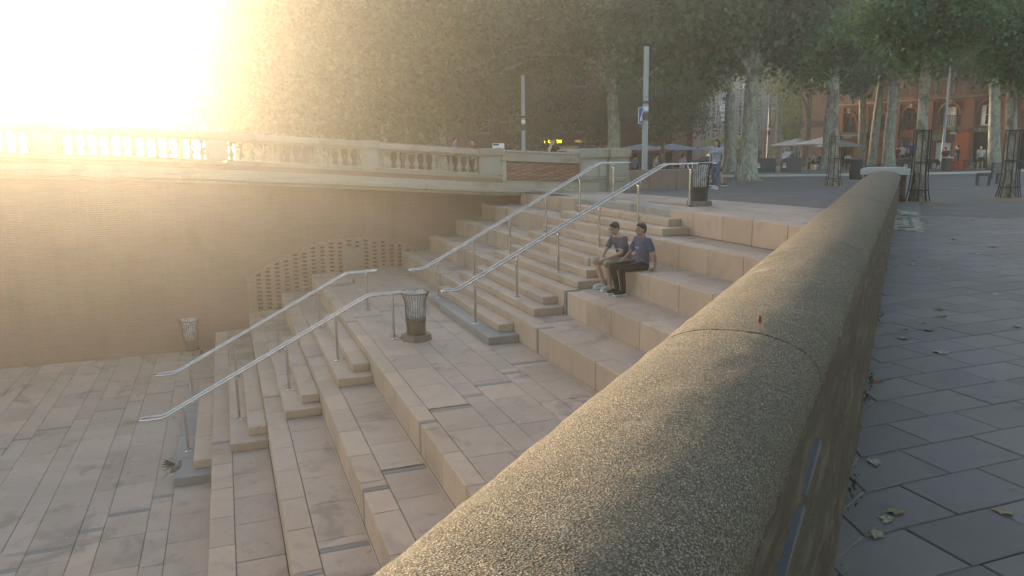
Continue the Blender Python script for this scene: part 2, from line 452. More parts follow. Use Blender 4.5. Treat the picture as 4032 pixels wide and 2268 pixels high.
def row(parent, name, y0, y1, z0, z1, x0, x1, mat, step, seed, strips=True, c=.005):
    for a, b, s in cuts(x0, x1, (y0+y1)/2, step, seed, strips):
        piece('dark_inset_stone' if s else name, STRIP if s else mat, parent, a+J, b-J, y0+J, y1-J, z0, z1, c)
ED = .33
for i, r in enumerate((12, 9, 6, 3, -3, -6, -9)):
    yb = yr(r+3); yf = yr(r); z = zr(r)
    row(stair, 'edge_block', yf-ED, yf, z-3*H+.002, z, max(wallx(yf), -7), xwf(yf)+.05, RISER, .93, 100+i, True, .009)
    row(stair, 'tread_slab', yb, yf-ED, z-.09, z-.001, max(wallx(yb), -7), xwf(yb)+.05, STONE, .93, 200+i)
for r in (14, 13, 11, 10, 8, 7, 5, 4, 2, 1, -1, -2, -4, -5, -7, -8, -10, -11):
    first = r % 3 == 1
    x0, x1 = (0, 5.0) if first else (.29, 4.78)
    if r < 0: x0 -= .041; x1 += .1
    yf = yr(r); yb = yr(r+1)-(.05 if r % 3 == 2 else .12) if r != -1 else yr(0)
    if first: yb = yr(r+2)+.001
    else: yb = yr(r+1)+.001
    m = BLUE if r in (1, -11) else RISER
    k = random.Random(r+50); x = x0; zz = zr(r)
    while x < x1-.3:
        w = k.choice((.9, 1.15, 1.3)); xb = x1 if x+w > x1-.5 else x+w
        piece('step_block', m, stair, x+(J if x > x0 else 0), xb-(J if xb < x1 else 0), yb, yf, zz-H+.002, zz, .010); x = xb
# bluish band along the plaza edge above the stair
# core behind the pieces
prof = [(-.5, -.06), (-.015, -.06)]
for r in (12, 9, 6, 3):
    prof += [(yr(r+3)-.02, zr(r)-.03), (yr(r)-.02, zr(r)-.03)]
prof += [(yr(3)-.02, zr(0)-.03), (yr(0)-.02, zr(0)-.03)]
for r in (-3, -6, -9):
    prof += [(yr(r+3)-.02, zr(r)-.03), (yr(r)-.02, zr(r)-.03)]
prof += [(yr(-9)-.02, G0-.3), (-.5, G0-.3)]
b = MB(); n_ = len(prof)
b.add([(-16, y, z) for y, z in prof]+[(xwf(y)+.04, y, z) for y, z in prof],
      [(i, (i+1) % n_, n_+(i+1) % n_, n_+i) for i in range(n_)]+[tuple(range(n_)), tuple(range(n_, 2*n_))[::-1]])
b.build('bedding', MORTAR, stair)
# landing
land = struct('landing')
row(land, 'edge_block', 6.27, yr(0), zr(0)-3*H+.002, zr(0), wallx(6.4), xwf(6.4)+.05, RISER, .93, 31, True, .009)
for i, (a, c_) in enumerate(((5.65, 6.27), (5.32, 5.65), (4.70, 5.32), (4.37, 4.70), (yr(3), 4.37))):
    row(land, 'paving_slab', a, c_, zr(0)-.08, zr(0)-.001*(i % 3), wallx(a), xwf(a)+.05, STONE, 1.0 if c_-a > .5 else .95, 40+i)
# pale sealant line at the foot of each seat riser
for r in (9, 6, 3, 0, -3, -6):
    y = yr(r+3) if r else yr(3)
    MB().box(max(wallx(y), -7), xwf(y), y+.001, y+.012, zr(r)-.01, zr(r)+.006).build('sealant_line', WHITEJ, stair)
# lower quay
quay = struct('lower_quay')
MB().add([(-30, 9.0, G0-.02), (XW, 9.0, G0-.02), (XW, 24, G0-.02), (-30, 24, G0-.02), (-30, 24, G0-3), (XW, 24, G0-3)],
         [(0, 1, 2, 3), (3, 2, 5, 4)]).build('bedding', MORTAR, quay)
y = yr(-9); i = 0
wid = [.62, .31, .60, .33, .60, .33, .60, .33, .60, .33, .62, .33, .62, .33]
for w in wid:
    row(quay, 'paving_slab', y, y+w, G0-.05, G0-.0008*(i % 4), -3.9 if y < 11 else -2.9, XW, STONE, .98 if w > .5 else .93, 70+i); y += w; i += 1
b = MB(); k = random.Random(5)
while y < 23.5:
    w = (.33, .62)[i % 2]
    for a, c_, s in cuts(-12, XW, y, 1, 170+i, False): b.box(a+J, c_-J, y+J, y+w-J, G0-.05, G0-.001*(i % 3))
    y += w; i += 1
yy = yr(-9)
for q, w in enumerate(wid):
    for a, c_, s in cuts(-14, -3.9 if yy < 11 else -2.9, yy, 1, 270+q, False): b.box(a+J, c_-J, yy+J, yy+w-J, G0-.05, G0-.001*(q % 3))
    yy += w
tag(b.build('paving_beyond', STONE, quay), kind='stuff')
# studs of the warning strips
def studs(parent, x0, x1, y0, y1, zf, skip=None):
    b = MB(); y = y0
    while y < y1:
        x = x0
        while x < x1:
            if not skip or not skip(x, y): b.lathe([(.016, -.002), (.013, .005), (.006, .0065)], (x, y, zf(x, y)), 6)
            x += .062
        y += .062
    tag(b.build('warning_stud', STONE, parent, True), kind='stuff')
studs(land, .35, 4.7, 5.70, 6.18, lambda x, y: zr(0))

# ------------------------------------------------------------ plaza
plaza = struct('plaza')
def clip_grid(x0, x1, y0, y1, step, planes, zf):
    bm = bmesh.new()
    nx, ny = max(1, round((x1-x0)/step)), max(1, round((y1-y0)/step))
    bmesh.ops.create_grid(bm, x_segments=nx, y_segments=ny, size=.5)
    for v in bm.verts: v.co = Vector((x0+(v.co.x+.5)*(x1-x0), y0+(v.co.y+.5)*(y1-y0), 0))
    for co, no in planes:
        bmesh.ops.bisect_plane(bm, geom=bm.verts[:]+bm.edges[:]+bm.faces[:], plane_co=co, plane_no=no, clear_outer=True)
    for v in bm.verts: v.co.z = zf(v.co.x, v.co.y)
    me = bpy.data.meshes.new('sheet'); bm.to_mesh(me); bm.free(); return me
NW = Vector((.735, .678, 0))
link('bed_sheet', clip_grid(-30, 120, -130, -.02, 2, [], lambda x, y: g(x, y)-(.02 if x < 1.3 or (y > -3.4 and x < 10) else .004)), FARPAVE, plaza)
link('bed_sheet', clip_grid(-40, 2, -.02, 40, 2, [(NW*-3.45, NW)], lambda x, y: g(x, y)-.02), MORTAR, plaza)
# light stone strip behind the stair head
def gslab(parent, x0, x1, y0, y1, mat, name, th=.1, top=0.0, c=.006):
    b = MB().box(x0, x1, y0, y1, -th, top, c)
    b.v = [(x, y, z+g(x, y)) for x, y, z in b.v]
    me = b.mesh(name); fixn(me); return link(name, me, mat, parent)
for a, c_, s in cuts(wallx(0), XW, 0, .93, 301):
    inst = -.05 < a and c_ < 5.6
    gslab(plaza, a+J, c_-J, -.36, 0, STRIP if s else (BLUE if inst else RISER), 'edge_block', 3*H-.002, 0, .009)
yy = -.36
for q, w in enumerate((.60, .33, .60, .33, .60)):
    for a, c_, s in cuts(wallx(yy)-.1, 9.9, yy-w/2, .98, 310+q):
        gslab(plaza, a+J, c_-J, yy-w+J, yy-J, STRIP if s else STONE, 'paving_slab', .06, -.001*(q % 3))
    yy -= w
studs(plaza, .35, 4.9, -1.05, -.62, lambda x, y: g(x, y))
# slate paving right of the parapet: courses along Y, laid in running bond
cand = []
k = random.Random(8); ci = 0; x = -13.6
CW = .272
while x < 1.2:
    off = (ci % 3)*.145+k.uniform(-.03, .03); y = 9.5+off
    while y > -9.5:
        L = .43*k.uniform(.94, 1.06); y0, y1 = y-L, y; y -= L
        nn = min(.735*(x+dx)+.678*yy_ for dx in (0, CW) for yy_ in (y0, y1))
        if nn > -3.74: continue
        cx, cy = x+CW/2, (y0+y1)/2
        d = Vector((cx, cy, 0))-CAM; dep = d.dot(FW)
        if dep < .9: continue
        u = d.dot(RT)/dep
        if u > .78 or d.length > 16: continue
        if -4.9 < cx < -1.9 and -3.6 < cy+1.02*(cx+3.4)*0 and False: continue
        cand.append((d.length, x, x+CW, y0, y1))
    x += CW; ci += 1
cand.sort()
def clipwall(v):
    nn = .735*v[0]+.678*v[1]
    return v if nn < -3.70 else (v[0]-.735*(nn+3.70), v[1]-.678*(nn+3.70), v[2])
far = MB()
for i, (dd, x0, x1, y0, y1) in enumerate(cand):
    dz = k.uniform(-.0025, .001)
    b = MB().box(x0+.0028, x1-.0028, y0+.0028, y1-.0028, -.05, dz, .004)
    b.v = [(lambda q: (q[0], q[1], q[2]+g(q[0], q[1])))(clipwall(v)) for v in b.v]
    if i < 290:
        me = b.mesh('slate_slab'); fixn(me); link('slate_slab', me, SLATE, plaza)
    else: far.add(b.v, b.f)
me = far.mesh('slate_paving'); fixn(me)
tag(link('slate_paving', me, SLATE, plaza), kind='stuff')
# narrow slate fillers against the foot of the parapet
b = MB()
b.prism([(NW.x*n+.678*q, NW.y*n-.735*q) for n, q in ((-4.15, -15.4), (-4.15, 4.3), (-3.70, 4.3), (-3.70, -15.4))], -.06, -.0075)
me = b.mesh('slate_fillers'); fixn(me); tag(link('slate_fillers', me, SLATE, plaza), kind='stuff')
# patch of old setts by the parapet end
k = random.Random(3)
for i in range(3):
    y = -.9
    while y > -3.5:
        L = k.uniform(.2, .3); cx = -4.55-.98*(y+1.0)*1.0+i*.2
        gslab(plaza, cx, cx+.17, y-L, y-.03, BINGREY if k.random() < .2 else OLDSTONE, 'sett', .06, .014+k.uniform(0, .008), .02); y -= L
# kerb, far pavement and road
def band(name, pts, w0, w1, z0, z1, mat, seg=12):
    """raised strip following pts, from offset w0 to w1 along the away direction"""
    a = Vector((.72, -.69, 0)); b = MB(); V = []
    P = []
    for (p, q) in zip(pts[:-1], pts[1:]):
        for i in range(seg): P.append(Vector(p).lerp(Vector(q), i/seg))
    P.append(Vector(pts[-1]))
    for p in P:
        for w, z in ((w0, z0), (w0, z1), (w1, z1), (w1, z0)):
            q = Vector((p[0], p[1], 0))+a*w; V.append((q.x, q.y, g(q.x, q.y)+z))
    F = []
    for i in range(len(P)-1):
        for j in range(4): F.append((i*4+j, i*4+(j+1) % 4, i*4+4+(j+1) % 4, i*4+4+j))
    b.add(V, F); me = b.mesh(name); fixn(me); o = link(name, me, mat); o['kind'] = 'structure'; return o
KP = [(28.0, -9.0), (22.9, -17.98), (20.6, -25), (19.95, -32.2), (24, -48)]
band('kerb', KP, 0, .22, -.05, .12, CREAM)
band('pavement', KP, .22, 9.5, -.05, .115, SIDEWALK)
band('road', [(p[0]+8, p[1]-8) for p in KP], 3, 24, -.03, .012, ASPHALT)
# pale line of wheel dust across the square
for pts in ([(.9, -6.6), (1.6, -7.5), (-.46, -7.2), (-1.4, -7.6)],):
    pass
# terrace and water around, out of sight behind bridge and buildings
MB().add([(12.5, -.02, -.3), (75, -.02, -.3), (75, 22, -2.1), (12.5, 22, -2.1)], [(0, 1, 2, 3)]).build('terrace', SIDEWALK)['kind'] = 'structure'
MB().add([(-60, 22, -6), (120, 22, -6), (120, 75, -6), (-60, 75, -6)], [(0, 1, 2, 3)]).build('river', WATER)['kind'] = 'structure'
MB().add([(-60, -130, -6.2), (120, -130, -6.2), (120, 22, -6.2), (-60, 22, -6.2)], [(0, 1, 2, 3)]).build('ground', MORTAR)['kind'] = 'structure'

# ------------------------------------------------------------ parapet in the foreground
par = thing('parapet_wall', 'long low parapet with rounded pebble concrete coping running away from the viewer', 'wall')
UW = Vector((.678, -.735, 0))
def W(s, n, z): return Vector((n*.735+s*.678, n*.678-s*.735, z))
def edge_n(s): return -3.625-.006*(s+15)
from mathutils import noise as mnoise
SJ = [-18.5, -15.15, -12.7, -10.25, -7.8, -5.35, -2.9, -.45, 2.0, 4.2]
for i in range(len(SJ)-1):
    s0, s1 = SJ[i]+.007, SJ[i+1]-.007
    step = .045 if s1 < -9 else .12
    ns = max(4, int((s1-s0)/step)); na = 30
    V = []; F = []
    for a in range(ns+1):
        s = s0+(s1-s0)*a/ns
        er = edge_n(s); el = -3.035; cn = (er+el)/2; hw = (el-er)/2
        rag = .008*mnoise.noise(Vector((s*9, 3, i)))+.005*mnoise.noise(Vector((s*31, 7, i)))
        endf = min(1, min(s-s0, s1-s)/.02+.35)
        for j in range(na+1):
            w = math.pi*j/na
            n = cn-hw*math.cos(w); z = .525+.165*(max(0, math.sin(w))**.8)
            p = W(s, n, z)
            dsp = .004*mnoise.noise(p*14)+.0035*mnoise.noise(p*45)-.006*(1-endf)
            nv = Vector((-math.cos(w), math.sin(w)))
            if j == 0: n -= rag; z -= .012+rag
            V.append(W(s, n+nv[0]*dsp, z+nv[1]*dsp))
        V.append(W(s, cn+hw, .47)); V.append(W(s, cn-hw+.03, .47))
    m = na+3
    for a in range(ns):
        for j in range(m): F.append((a*m+j, a*m+(j+1) % m, (a+1)*m+(j+1) % m, (a+1)*m+j))
    F += [tuple(range(m)), tuple(range(ns*m, ns*m+m))[::-1]]
    b = MB(); b.add(V, F); me = b.mesh('coping_stone', 50); fixn(me); link('coping_stone', me, PEBBLE, par)
# joint filler core below the coping
b = MB(); V = []
for s in (-18.5, 4.2):
    er = edge_n(s)
    V += [W(s, er+.03, .525), W(s, (er-3.04)/2-.12, .63), W(s, (er-3.04)/2+.12, .63), W(s, -3.065, .525), W(s, -3.065, .3), W(s, er+.07, .3)]
b.add(V, [(i, (i+1) % 6, 6+(i+1) % 6, 6+i) for i in range(6)]+[(0, 1, 2, 3, 4, 5), (11, 10, 9, 8, 7, 6)])
me = b.mesh('coping_core'); fixn(me); link('coping_core', me, MORTAR, par)
# rendered body: plaza face rough, stair face plain
V = []; F = []; ns = 420; nz = 12
for a in range(ns+1):
    q = a/ns; s = -18.5+22.7*(1-(1-q)**1.0)
    top = edge_n(s)+.012
    for j in range(nz+1):
        z = -.05+.585*j/nz; q = (z+.05)/.585
        n = -3.735+(top+3.735)*q**1.6
        p = W(s, n, z); ps = Vector((s*1.2, z*9, 0))
        d = .016*mnoise.noise(ps*1.1)+.010*mnoise.noise(Vector((s*3, z*26, 5)))+.007*mnoise.noise(p*30)
        V.append(W(s, n-d*(.4+.6*math.sin(math.pi*min(1, q*1.05))), z))
m = nz+1
for a in range(ns):
    for j in range(nz): F.append((a*m+j, a*m+j+1, (a+1)*m+j+1, (a+1)*m+j))
b = MB(); b.add(V, F); me = b.mesh('rendered_face', True); link('rendered_face', me, RENDER, par)
b = MB(); V = []
for s in (-18.5, 4.2):
    V += [W(s, -3.57, -4.4), W(s, -3.57, .50), W(s, -3.06, .50), W(s, -3.06, -4.4)]
b.add(V, [(0, 1, 5, 4), (1, 2, 6, 5), (2, 3, 7, 6), (3, 0, 4, 7), (0, 1, 2, 3), (7, 6, 5, 4)])
me = b.mesh('wall_core'); fixn(me); link('wall_core', me, BRICKWALL, par)
# end pier with a two-tier cap
b = MB()
def wbox(b, s0, s1, n0, n1, z0, z1):
    b.add([W(s, n, z) for z in (z0, z1) for n in (n0, n1) for s in (s0, s1)],
          [(0, 2, 3, 1), (4, 5, 7, 6), (0, 1, 5, 4), (2, 6, 7, 3), (0, 4, 6, 2), (1, 3, 7, 5)]); return b
def wpart(name, mat, *a):
    me = wbox(MB(), *a).mesh(name); fixn(me); return link(name, me, mat, par)
wpart('end_pier', RENDER, 4.2, 4.85, -3.86, -2.98, -.1, .60)
CAPW = plain('pale_cap_stone', (.38, .38, .375), .8)
wpart('pier_cap', CAPW, 4.14, 4.92, -3.93, -2.90, .60, .72)
wpart('pier_cap', CAPW, 4.22, 4.84, -3.84, -3.00, .72, .755)
# pale repair strips on the rendered face
for (s0, s1, z0, z1) in ((-13.95, -13.45, .40, .425), (-13.40, -13.0, .415, .45), (-14.5, -14.12, .16, .20)):
    b = MB(); q = []
    for i in range(7):
        s = s0+(s1-s0)*i/6; hh = (z1-z0)*(.12+.5*i/6)
        for z in (z0, z0+hh):
            nn = -3.735+(edge_n(s)+.012+3.735)*((z+.05)/.585)**1.6
            q += [W(s, nn-.016, z), W(s, nn+.03, z)]
    F = []
    for i in range(6):
        o = i*4
        F += [(o, o+4, o+6, o+2), (o+1, o+3, o+7, o+5), (o+2, o+6, o+7, o+3), (o, o+1, o+5, o+4)]
    b.add(q, F+[(0, 2, 3, 1), (24, 25, 27, 26)]); me = b.mesh('pale_repair_strip'); fixn(me); link('pale_repair_strip', me, plain('pale_repair_%d' % len(MATS), (.13, .13, .14), .8), par)

# ------------------------------------------------------------ bridge
bridge = thing('bridge', 'stone and brick bridge with balustrade crossing behind the stairs', 'bridge')
_yz = [(-6, .93), (-1.9, 1.12), (1.32, 1.29), (5.61, 1.62), (8.69, 1.84), (11.2, 2.0), (13.84, 2.13), (17, 2.24), (22, 2.35), (32, 2.45)]
def zt(y):
    for (a, za), (b_, zb) in zip(_yz[:-1], _yz[1:]):
        if y <= b_: return za+(zb-za)*(y-a)/(b_-a)
    return _yz[-1][1]
def brun(name, mat, y0, y1, x0, x1, d0, d1, step=.5, smooth=False, c=0):
    """bar along the bridge between heights zt+d0 and zt+d1"""
    n = max(1, round((y1-y0)/step)); V = []; F = []
    for i in range(n+1):
        y = y0+(y1-y0)*i/n; z = zt(y)
        V += [(x0+c, y, z+d0), (x0, y, z+d0+c), (x0, y, z+d1-c), (x0+c, y, z+d1), (x1, y, z+d1), (x1, y, z+d0)]
    for i in range(n):
        for j in range(6): F.append((i*6+j, i*6+(j+1) % 6, i*6+6+(j+1) % 6, i*6+6+j))
    F += [tuple(range(6)), tuple(range(n*6, n*6+6))[::-1]]
    b = MB(); b.add(V, F); me = b.mesh(name); fixn(me); return link(name, me, mat, bridge)
YE = 24.0
PED = [(.70, 1.27), (4.52, 4.88), (8.64, 9.12), (12.75, 13.2), (16.9, 17.4), (21.2, 21.7)]
k = random.Random(4)
# coping stones, one by one
bounds = [1.27]
for a, c_ in PED[1:]: bounds += [a, c_]
bounds.append(YE)
for i in range(0, len(bounds)-1, 2):
    y0, y1 = bounds[i], bounds[i+1]; m = max(1, round((y1-y0)/1.25))
    for j in range(m):
        a, c_ = y0+(y1-y0)*j/m, y0+(y1-y0)*(j+1)/m
        brun('coping_stone', OLDSTONE, a+.004, c_-.004, 9.36, 9.92, -.20, -.03, .4, c=.03)
        brun('coping_stone', OLDSTONE, a+.004, c_-.004, 9.45, 9.85, -.03, .0, .4, c=.015)
    brun('balustrade_rail', OLDSTONE, y0, y1, 9.44, 9.86, -.255, -.20, .5, c=.01)
    brun('balustrade_plinth', OLDSTONE, y0, y1, 9.42, 9.88, -.80, -.735, .5, c=.02)
# balusters
bal = MB().lathe([(.062, 0), (.062, .035), (.045, .045), (.055, .065), (.078, .11), (.082, .145), (.07, .19), (.048, .245), (.037, .30), (.036, .36), (.046, .375), (.046, .39), (.037, .40), (.05, .43), (.062, .44), (.062, .48)], (0, 0, 0), 14).mesh('baluster', 40)
bal.materials.append(OLDSTONE)
for i in range(0, len(bounds)-1, 2):
    y0, y1 = bounds[i], bounds[i+1]; m = round((y1-y0)/.272)
    for j in range(m):
        y = y0+(y1-y0)*(j+.5)/m
        o = link('baluster', bal, OLDSTONE, bridge, (9.64, y, zt(y)-.735), k.uniform(0, 6)); o.scale = (1, 1, 1+k.uniform(-.004, .004))
# pedestals with sunk grey panels
for i, (a, c_) in enumerate(PED):
    z = zt((a+c_)/2); w = .06 if i else .09
    ped = MB().box(9.40, 9.90, a-w, c_+w, z-.80, z-.20, .01).mesh('pedestal'); fixn(ped); po = link('pedestal', ped, OLDSTONE, bridge)
    pm = MB().box(9.385, 9.41, a+.02, c_-.02, z-.74, z-.26, .008).mesh('panel'); fixn(pm); link('panel', pm, GREYSTONE, po)
    cp = MB().box(9.33, 9.95, a-w-.05, c_+w+.05, z-.20, z+.03, .025).mesh('pedestal_cap'); fixn(cp); link('pedestal_cap', cp, OLDSTONE, po)
# wall band below: brick course between stone courses
brun('stone_course', OLDSTONE, .6, YE, 9.42, 9.9, -.87, -.80)
brun('brick_course', BRICKWALL, .6, YE, 9.44, 9.9, -1.01, -.87)
brun('stone_course', OLDSTONE, -2.05, YE, 9.42, 9.9, -1.15, -1.01)
y = -2.05
while y < YE:
    w = 1.7; brun('cornice_stone', OLDSTONE, y+.003, min(y+w, YE)-.003, 9.28, 9.9, -1.33, -1.15, .6, c=.05); y += w
brun('soffit', OLDSTONE, -2.05, YE, 9.42, 11.6, -1.40, -1.325)
# solid brick panel near the pier, laid brick by brick
brun('panel_backing', MORTAR, -2.05, .61, 9.45, 9.9, -1.01, -.34)
row_h = .056
for r in range(10):
    y = -2.04+(r % 2)*.19-.19; 
    while y < .50:
        L = .38*k.uniform(.93, 1.05); a, c_ = max(y, -2.04), min(y+L-.012, .52); y += L
        if c_-a < .06: continue
        zz = -.935+r*row_h+zt((a+c_)/2)
        piece('brick', BRICKV, bridge, 9.425+k.uniform(-.004, .004), 9.5, a, c_, zz, zz+row_h-.010, .004)
brun('stone_course', OLDSTONE, -2.05, .61, 9.42, 9.9, -1.01, -.94)
brun('panel_coping', OLDSTONE, -2.05, .65, 9.36, 9.94, -.34, -.055, .5, c=.015)
brun('panel_coping', GREYSTONE, -2.05, .65, 9.33, 9.97, -.055, .0, .5, c=.012)
MB().box(9.40, 9.9, .50, .64, zt(.6)-.94, zt(.6)-.34, .01).build('jamb_stone', GREYSTONE, bridge)
# abutment wall with its arched opening
def arch(y): return -1.28-.105*(y-5.3)**2
YA0, YA1 = 2.72, 8.36
ys = sorted(set([9.3]+[-2.0+i*.5 for i in range(60)]+[YA0, YA1]+[YA0+(YA1-YA0)*i/28 for i in range(29)]))
V = []; F = []
for a, c_ in zip(ys[:-1], ys[1:]):
    if c_ > 26: break
    mid = (a+c_)/2
    inside = YA0 < mid < YA1
    za, zb = (arch(a), arch(c_)) if inside else (G0-.3, G0-.3)
    o = len(V)
    V += [(xwf(a), a, za), (xwf(c_), c_, zb), (xwf(c_), c_, zt(c_)-1.3), (xwf(a), a, zt(a)-1.3)]; F.append((o, o+1, o+2, o+3))
    if inside:
        o = len(V); V += [(xwf(a), a, za), (xwf(c_), c_, zb), (xwf(c_)+.12, c_, zb), (xwf(a)+.12, a, za)]; F.append((o, o+1, o+2, o+3))
for yv in (YA0, YA1):
    o = len(V); V += [(xwf(yv), yv, arch(yv)), (xwf(yv)+.12, yv, arch(yv)), (xwf(yv)+.12, yv, G0-.3), (xwf(yv), yv, G0-.3)]; F.append((o, o+1, o+2, o+3))
b = MB(); b.add(V, F); me = b.mesh('abutment_wall'); bm = bmesh.new(); bm.from_mesh(me)
bmesh.ops.remove_doubles(bm, verts=bm.verts, dist=1e-4); bm.to_mesh(me); bm.free()
link('abutment_wall', me, BRICKWALL, bridge)
PANELB = brick_mat('panel_brick', (.25, .15, .11), (.22, .13, .09), (.29, .22, .17), row=.058, wid=.14)
# infill: brick piers with open pockets between
inf = MB().add([(xwf(yv)+.18, yv, z) for z in (G0-.2, -1.1) for yv in (YA0-.1, YA1+.1)], [(0, 2, 3, 1)]).build('infill_back', POCKETSHADE, bridge)
col = YA0+.16; ci = 0
while col < YA1-.12:
    top = min(arch(col), arch(col+.13))-.05
    p0 = col-.135
    X0 = xwf(col)
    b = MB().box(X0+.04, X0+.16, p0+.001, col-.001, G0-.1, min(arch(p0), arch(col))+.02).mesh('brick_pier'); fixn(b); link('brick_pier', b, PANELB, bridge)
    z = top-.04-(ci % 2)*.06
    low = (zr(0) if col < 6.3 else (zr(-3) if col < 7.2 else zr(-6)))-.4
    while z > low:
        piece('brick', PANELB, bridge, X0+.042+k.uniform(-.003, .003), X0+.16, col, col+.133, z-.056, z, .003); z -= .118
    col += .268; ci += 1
MB().box(XW+.04, XW+.16, YA1-.2, YA1, G0-.1, arch(YA1)).build('brick_pier', PANELB, bridge)
# top courses closing the panel under the arch
for i in range(28):
    a, c_ = YA0+(YA1-YA0)*i/28, YA0+(YA1-YA0)*(i+1)/28
    MB().add([(xwf(a)+.036, a, arch(a)-.09), (xwf(c_)+.036, c_, arch(c_)-.09), (xwf(c_)+.036, c_, arch(c_)+.01), (xwf(a)+.036, a, arch(a)+.01), (xwf(a)+.17, a, arch(a)-.09), (xwf(c_)+.17, c_, arch(c_)-.09)], [(0, 3, 2, 1), (0, 1, 5, 4)]).build('arch_course', PANELB, bridge)
# metal door in the infill
MB().box(xwf(5.3)-.02, xwf(5.3)+.06, 5.02, 5.58, zr(0), zr(0)+.72, .01).build('hatch', plain('dull_hatch', (.22, .16, .125), .8), bridge)
# deck
V = []; F = []
for i in range(30):
    y = -2+i*1.0; z = zt(y)-1.02; V += [(9.85, y, z), (24, y, z), (24, y, z-.33), (9.85, y, z-.33)]
for i in range(29):
    for j in range(4): F.append((i*4+j, i*4+(j+1) % 4, i*4+4+(j+1) % 4, i*4+4+j))
b = MB(); b.add(V, F); me = b.mesh('deck'); fixn(me); link('deck', me, ASPHALT, bridge)
# pier at the plaza end of the bridge
pier = thing('stone_pier', 'grey stone pier with raised panels and moulded base at the bridge end', 'pier', (9.38, -2.05, g(9.4, -2.3)-.02))
def pb(name, mat, *a, c=.012, parent=None):
    me = MB().box(*a, c).mesh(name); fixn(me); return link(name, me, mat, parent or pier)
for (y0, y1, xo) in ((-.62, .03, 0), (-1.02, -.62, .10), (-1.75, -1.02, 0)):
    pb('shaft', OLDSTONE, xo, .8, y0, y1, 0, 1.10)
    pb('raised_panel', GREYSTONE, xo-.025, xo+.05, y0+.07, y1-.07, .50, 1.02, c=.012)
    pb('base_moulding', OLDSTONE, xo-.05, .85, y0-.02, y1+.02, 0, .30)
    pb('base_moulding', OLDSTONE, xo-.03, .83, y0-.012, y1+.012, .30, .36, c=.02)
    pb('base_moulding', OLDSTONE, xo-.045, .83, y0-.016, y1+.016, .36, .40, c=.012)
    pb('base_moulding', OLDSTONE, xo-.02, .83, y0-.01, y1+.01, .40, .46, c=.015)
    pb('cap_stone', OLDSTONE if y0 < -.8 else GREYSTONE, xo-.10, .92, y0-.03 if y0 < -1.5 else y0, y1+.05 if y1 > 0 else y1, 1.10, 1.40, c=.02)
pb('plinth', OLDSTONE, -.13, .3, -.55, .10, 0, .08)
# low granite wall beyond the pier
lw = thing('low_wall', 'low brown granite wall between the stone pier and the litter bin', 'wall', (9.95, -3.75, g(9.9, -5)-.03))
yy = 0
for w in (1.15, 1.1, 1.0):
    me = MB().box(0, .45, -yy-w+.004, -yy-.004, 0, .69, .012).mesh('granite_block'); fixn(me); link('granite_block', me, GRANITE, lw); yy += w
# ------------------------------------------------------------ handrails
def handrail(label, x, path, posts):
    hr = thing('handrail', label, 'handrail', (x, path[0][0], zr(0)), 0, 'steel handrails of the stair')
    ox, oy, oz = hr.location
    P = [Vector((0, y-oy, z-oz)) for y, z in path]
    hw = .085
    # rounded bends
    Q = [P[0]]
    for a, b_, c_ in zip(P[:-2], P[1:-1], P[2:]):
        u = (a-b_).normalized(); v = (c_-b_).normalized(); r = .10
        for i in range(5):
            t = i/4; Q.append((b_+u*r)*(1-t)**2+b_*(2*t*(1-t))+(b_+v*r)*t**2)
    Q.append(P[-1])
    loop = [q+Vector((-hw, 0, 0)) for q in Q]
    d = (P[-1]-P[-2]).normalized()
    for i in range(1, 6):
        w = math.pi*i/6; loop.append(P[-1]+Vector((-hw*math.cos(w), 0, 0))+d*hw*math.sin(w))
    loop += [q+Vector((hw, 0, 0)) for q in reversed(Q)]
    d = (P[0]-P[1]).normalized()
    for i in range(1, 6):
        w = math.pi*i/6; loop.append(P[0]+Vector((hw*math.cos(w), 0, 0))+d*hw*math.sin(w))
    MB().tube(loop, .0205, 12, False, True).build('rail', STEEL, hr, True)
    for (y, z) in posts:
        zz = None
        for (ya, za), (yb, zb) in zip(path[:-1], path[1:]):
            if min(ya, yb) <= y <= max(ya, yb): zz = za+(zb-za)*(y-ya)/(yb-ya)
        y0 = y-oy; z0 = z-oz; zt_ = zz-oz
        po = MB().tube([(0, y0, z0), (0, y0, zt_-.125)], .0245, 12).build('post', STEEL, hr, 60)
        MB().lathe([(.075, 0), (.075, .008), (.070, .012), (.028, .013)], (0, y0, z0), 20).build('base_plate', STEEL, po, 40)
        fk = [(-hw, y0, zt_-.012), (-hw, y0, zt_-.06)]
        for i in range(1, 8):
            w = math.pi*i/8; fk.append((-hw*math.cos(w), y0, zt_-.06-.065*math.sin(w)))
        fk += [(hw, y0, zt_-.06), (hw, y0, zt_-.012)]
        MB().tube(fk, .0105, 8).build('fork', STEEL, po, True)
    return hr
UPP = [(4.19, zr(1)), (3.29, zr(4)), (2.365, zr(7)), (1.42, zr(10)), (.50, zr(13))]
LOP = [(9.74, zr(-11)), (8.82, zr(-8)), (7.9, zr(-5)), (6.97, zr(-2)), (5.87, zr(0))]
handrail('steel handrail on the upper flight next to the two seated men', 1.2, [(4.80, -1.45), (4.57, -1.45), (-.13, .93), (-1.36, .925)], UPP+[(-.78, g(1.2, -.8))])
handrail('steel handrail on the upper flight, the one farther from the seated men', 4.1, [(4.80, -1.45), (4.55, -1.45), (-.05, .915), (-.80, .91)], UPP+[(-.43, g(4.1, -.4))])
handrail('steel handrail on the lower flight, nearest the viewer, its top end by the litter bin', 1.2, [(10.40, -3.34), (10.10, -3.34), (6.34, -1.42), (5.72, -1.41)], LOP)
handrail('steel handrail on the lower flight, nearer the brick wall and its arch', 4.1, [(10.36, -3.33), (10.06, -3.33), (6.32, -1.42), (5.70, -1.41)], LOP)

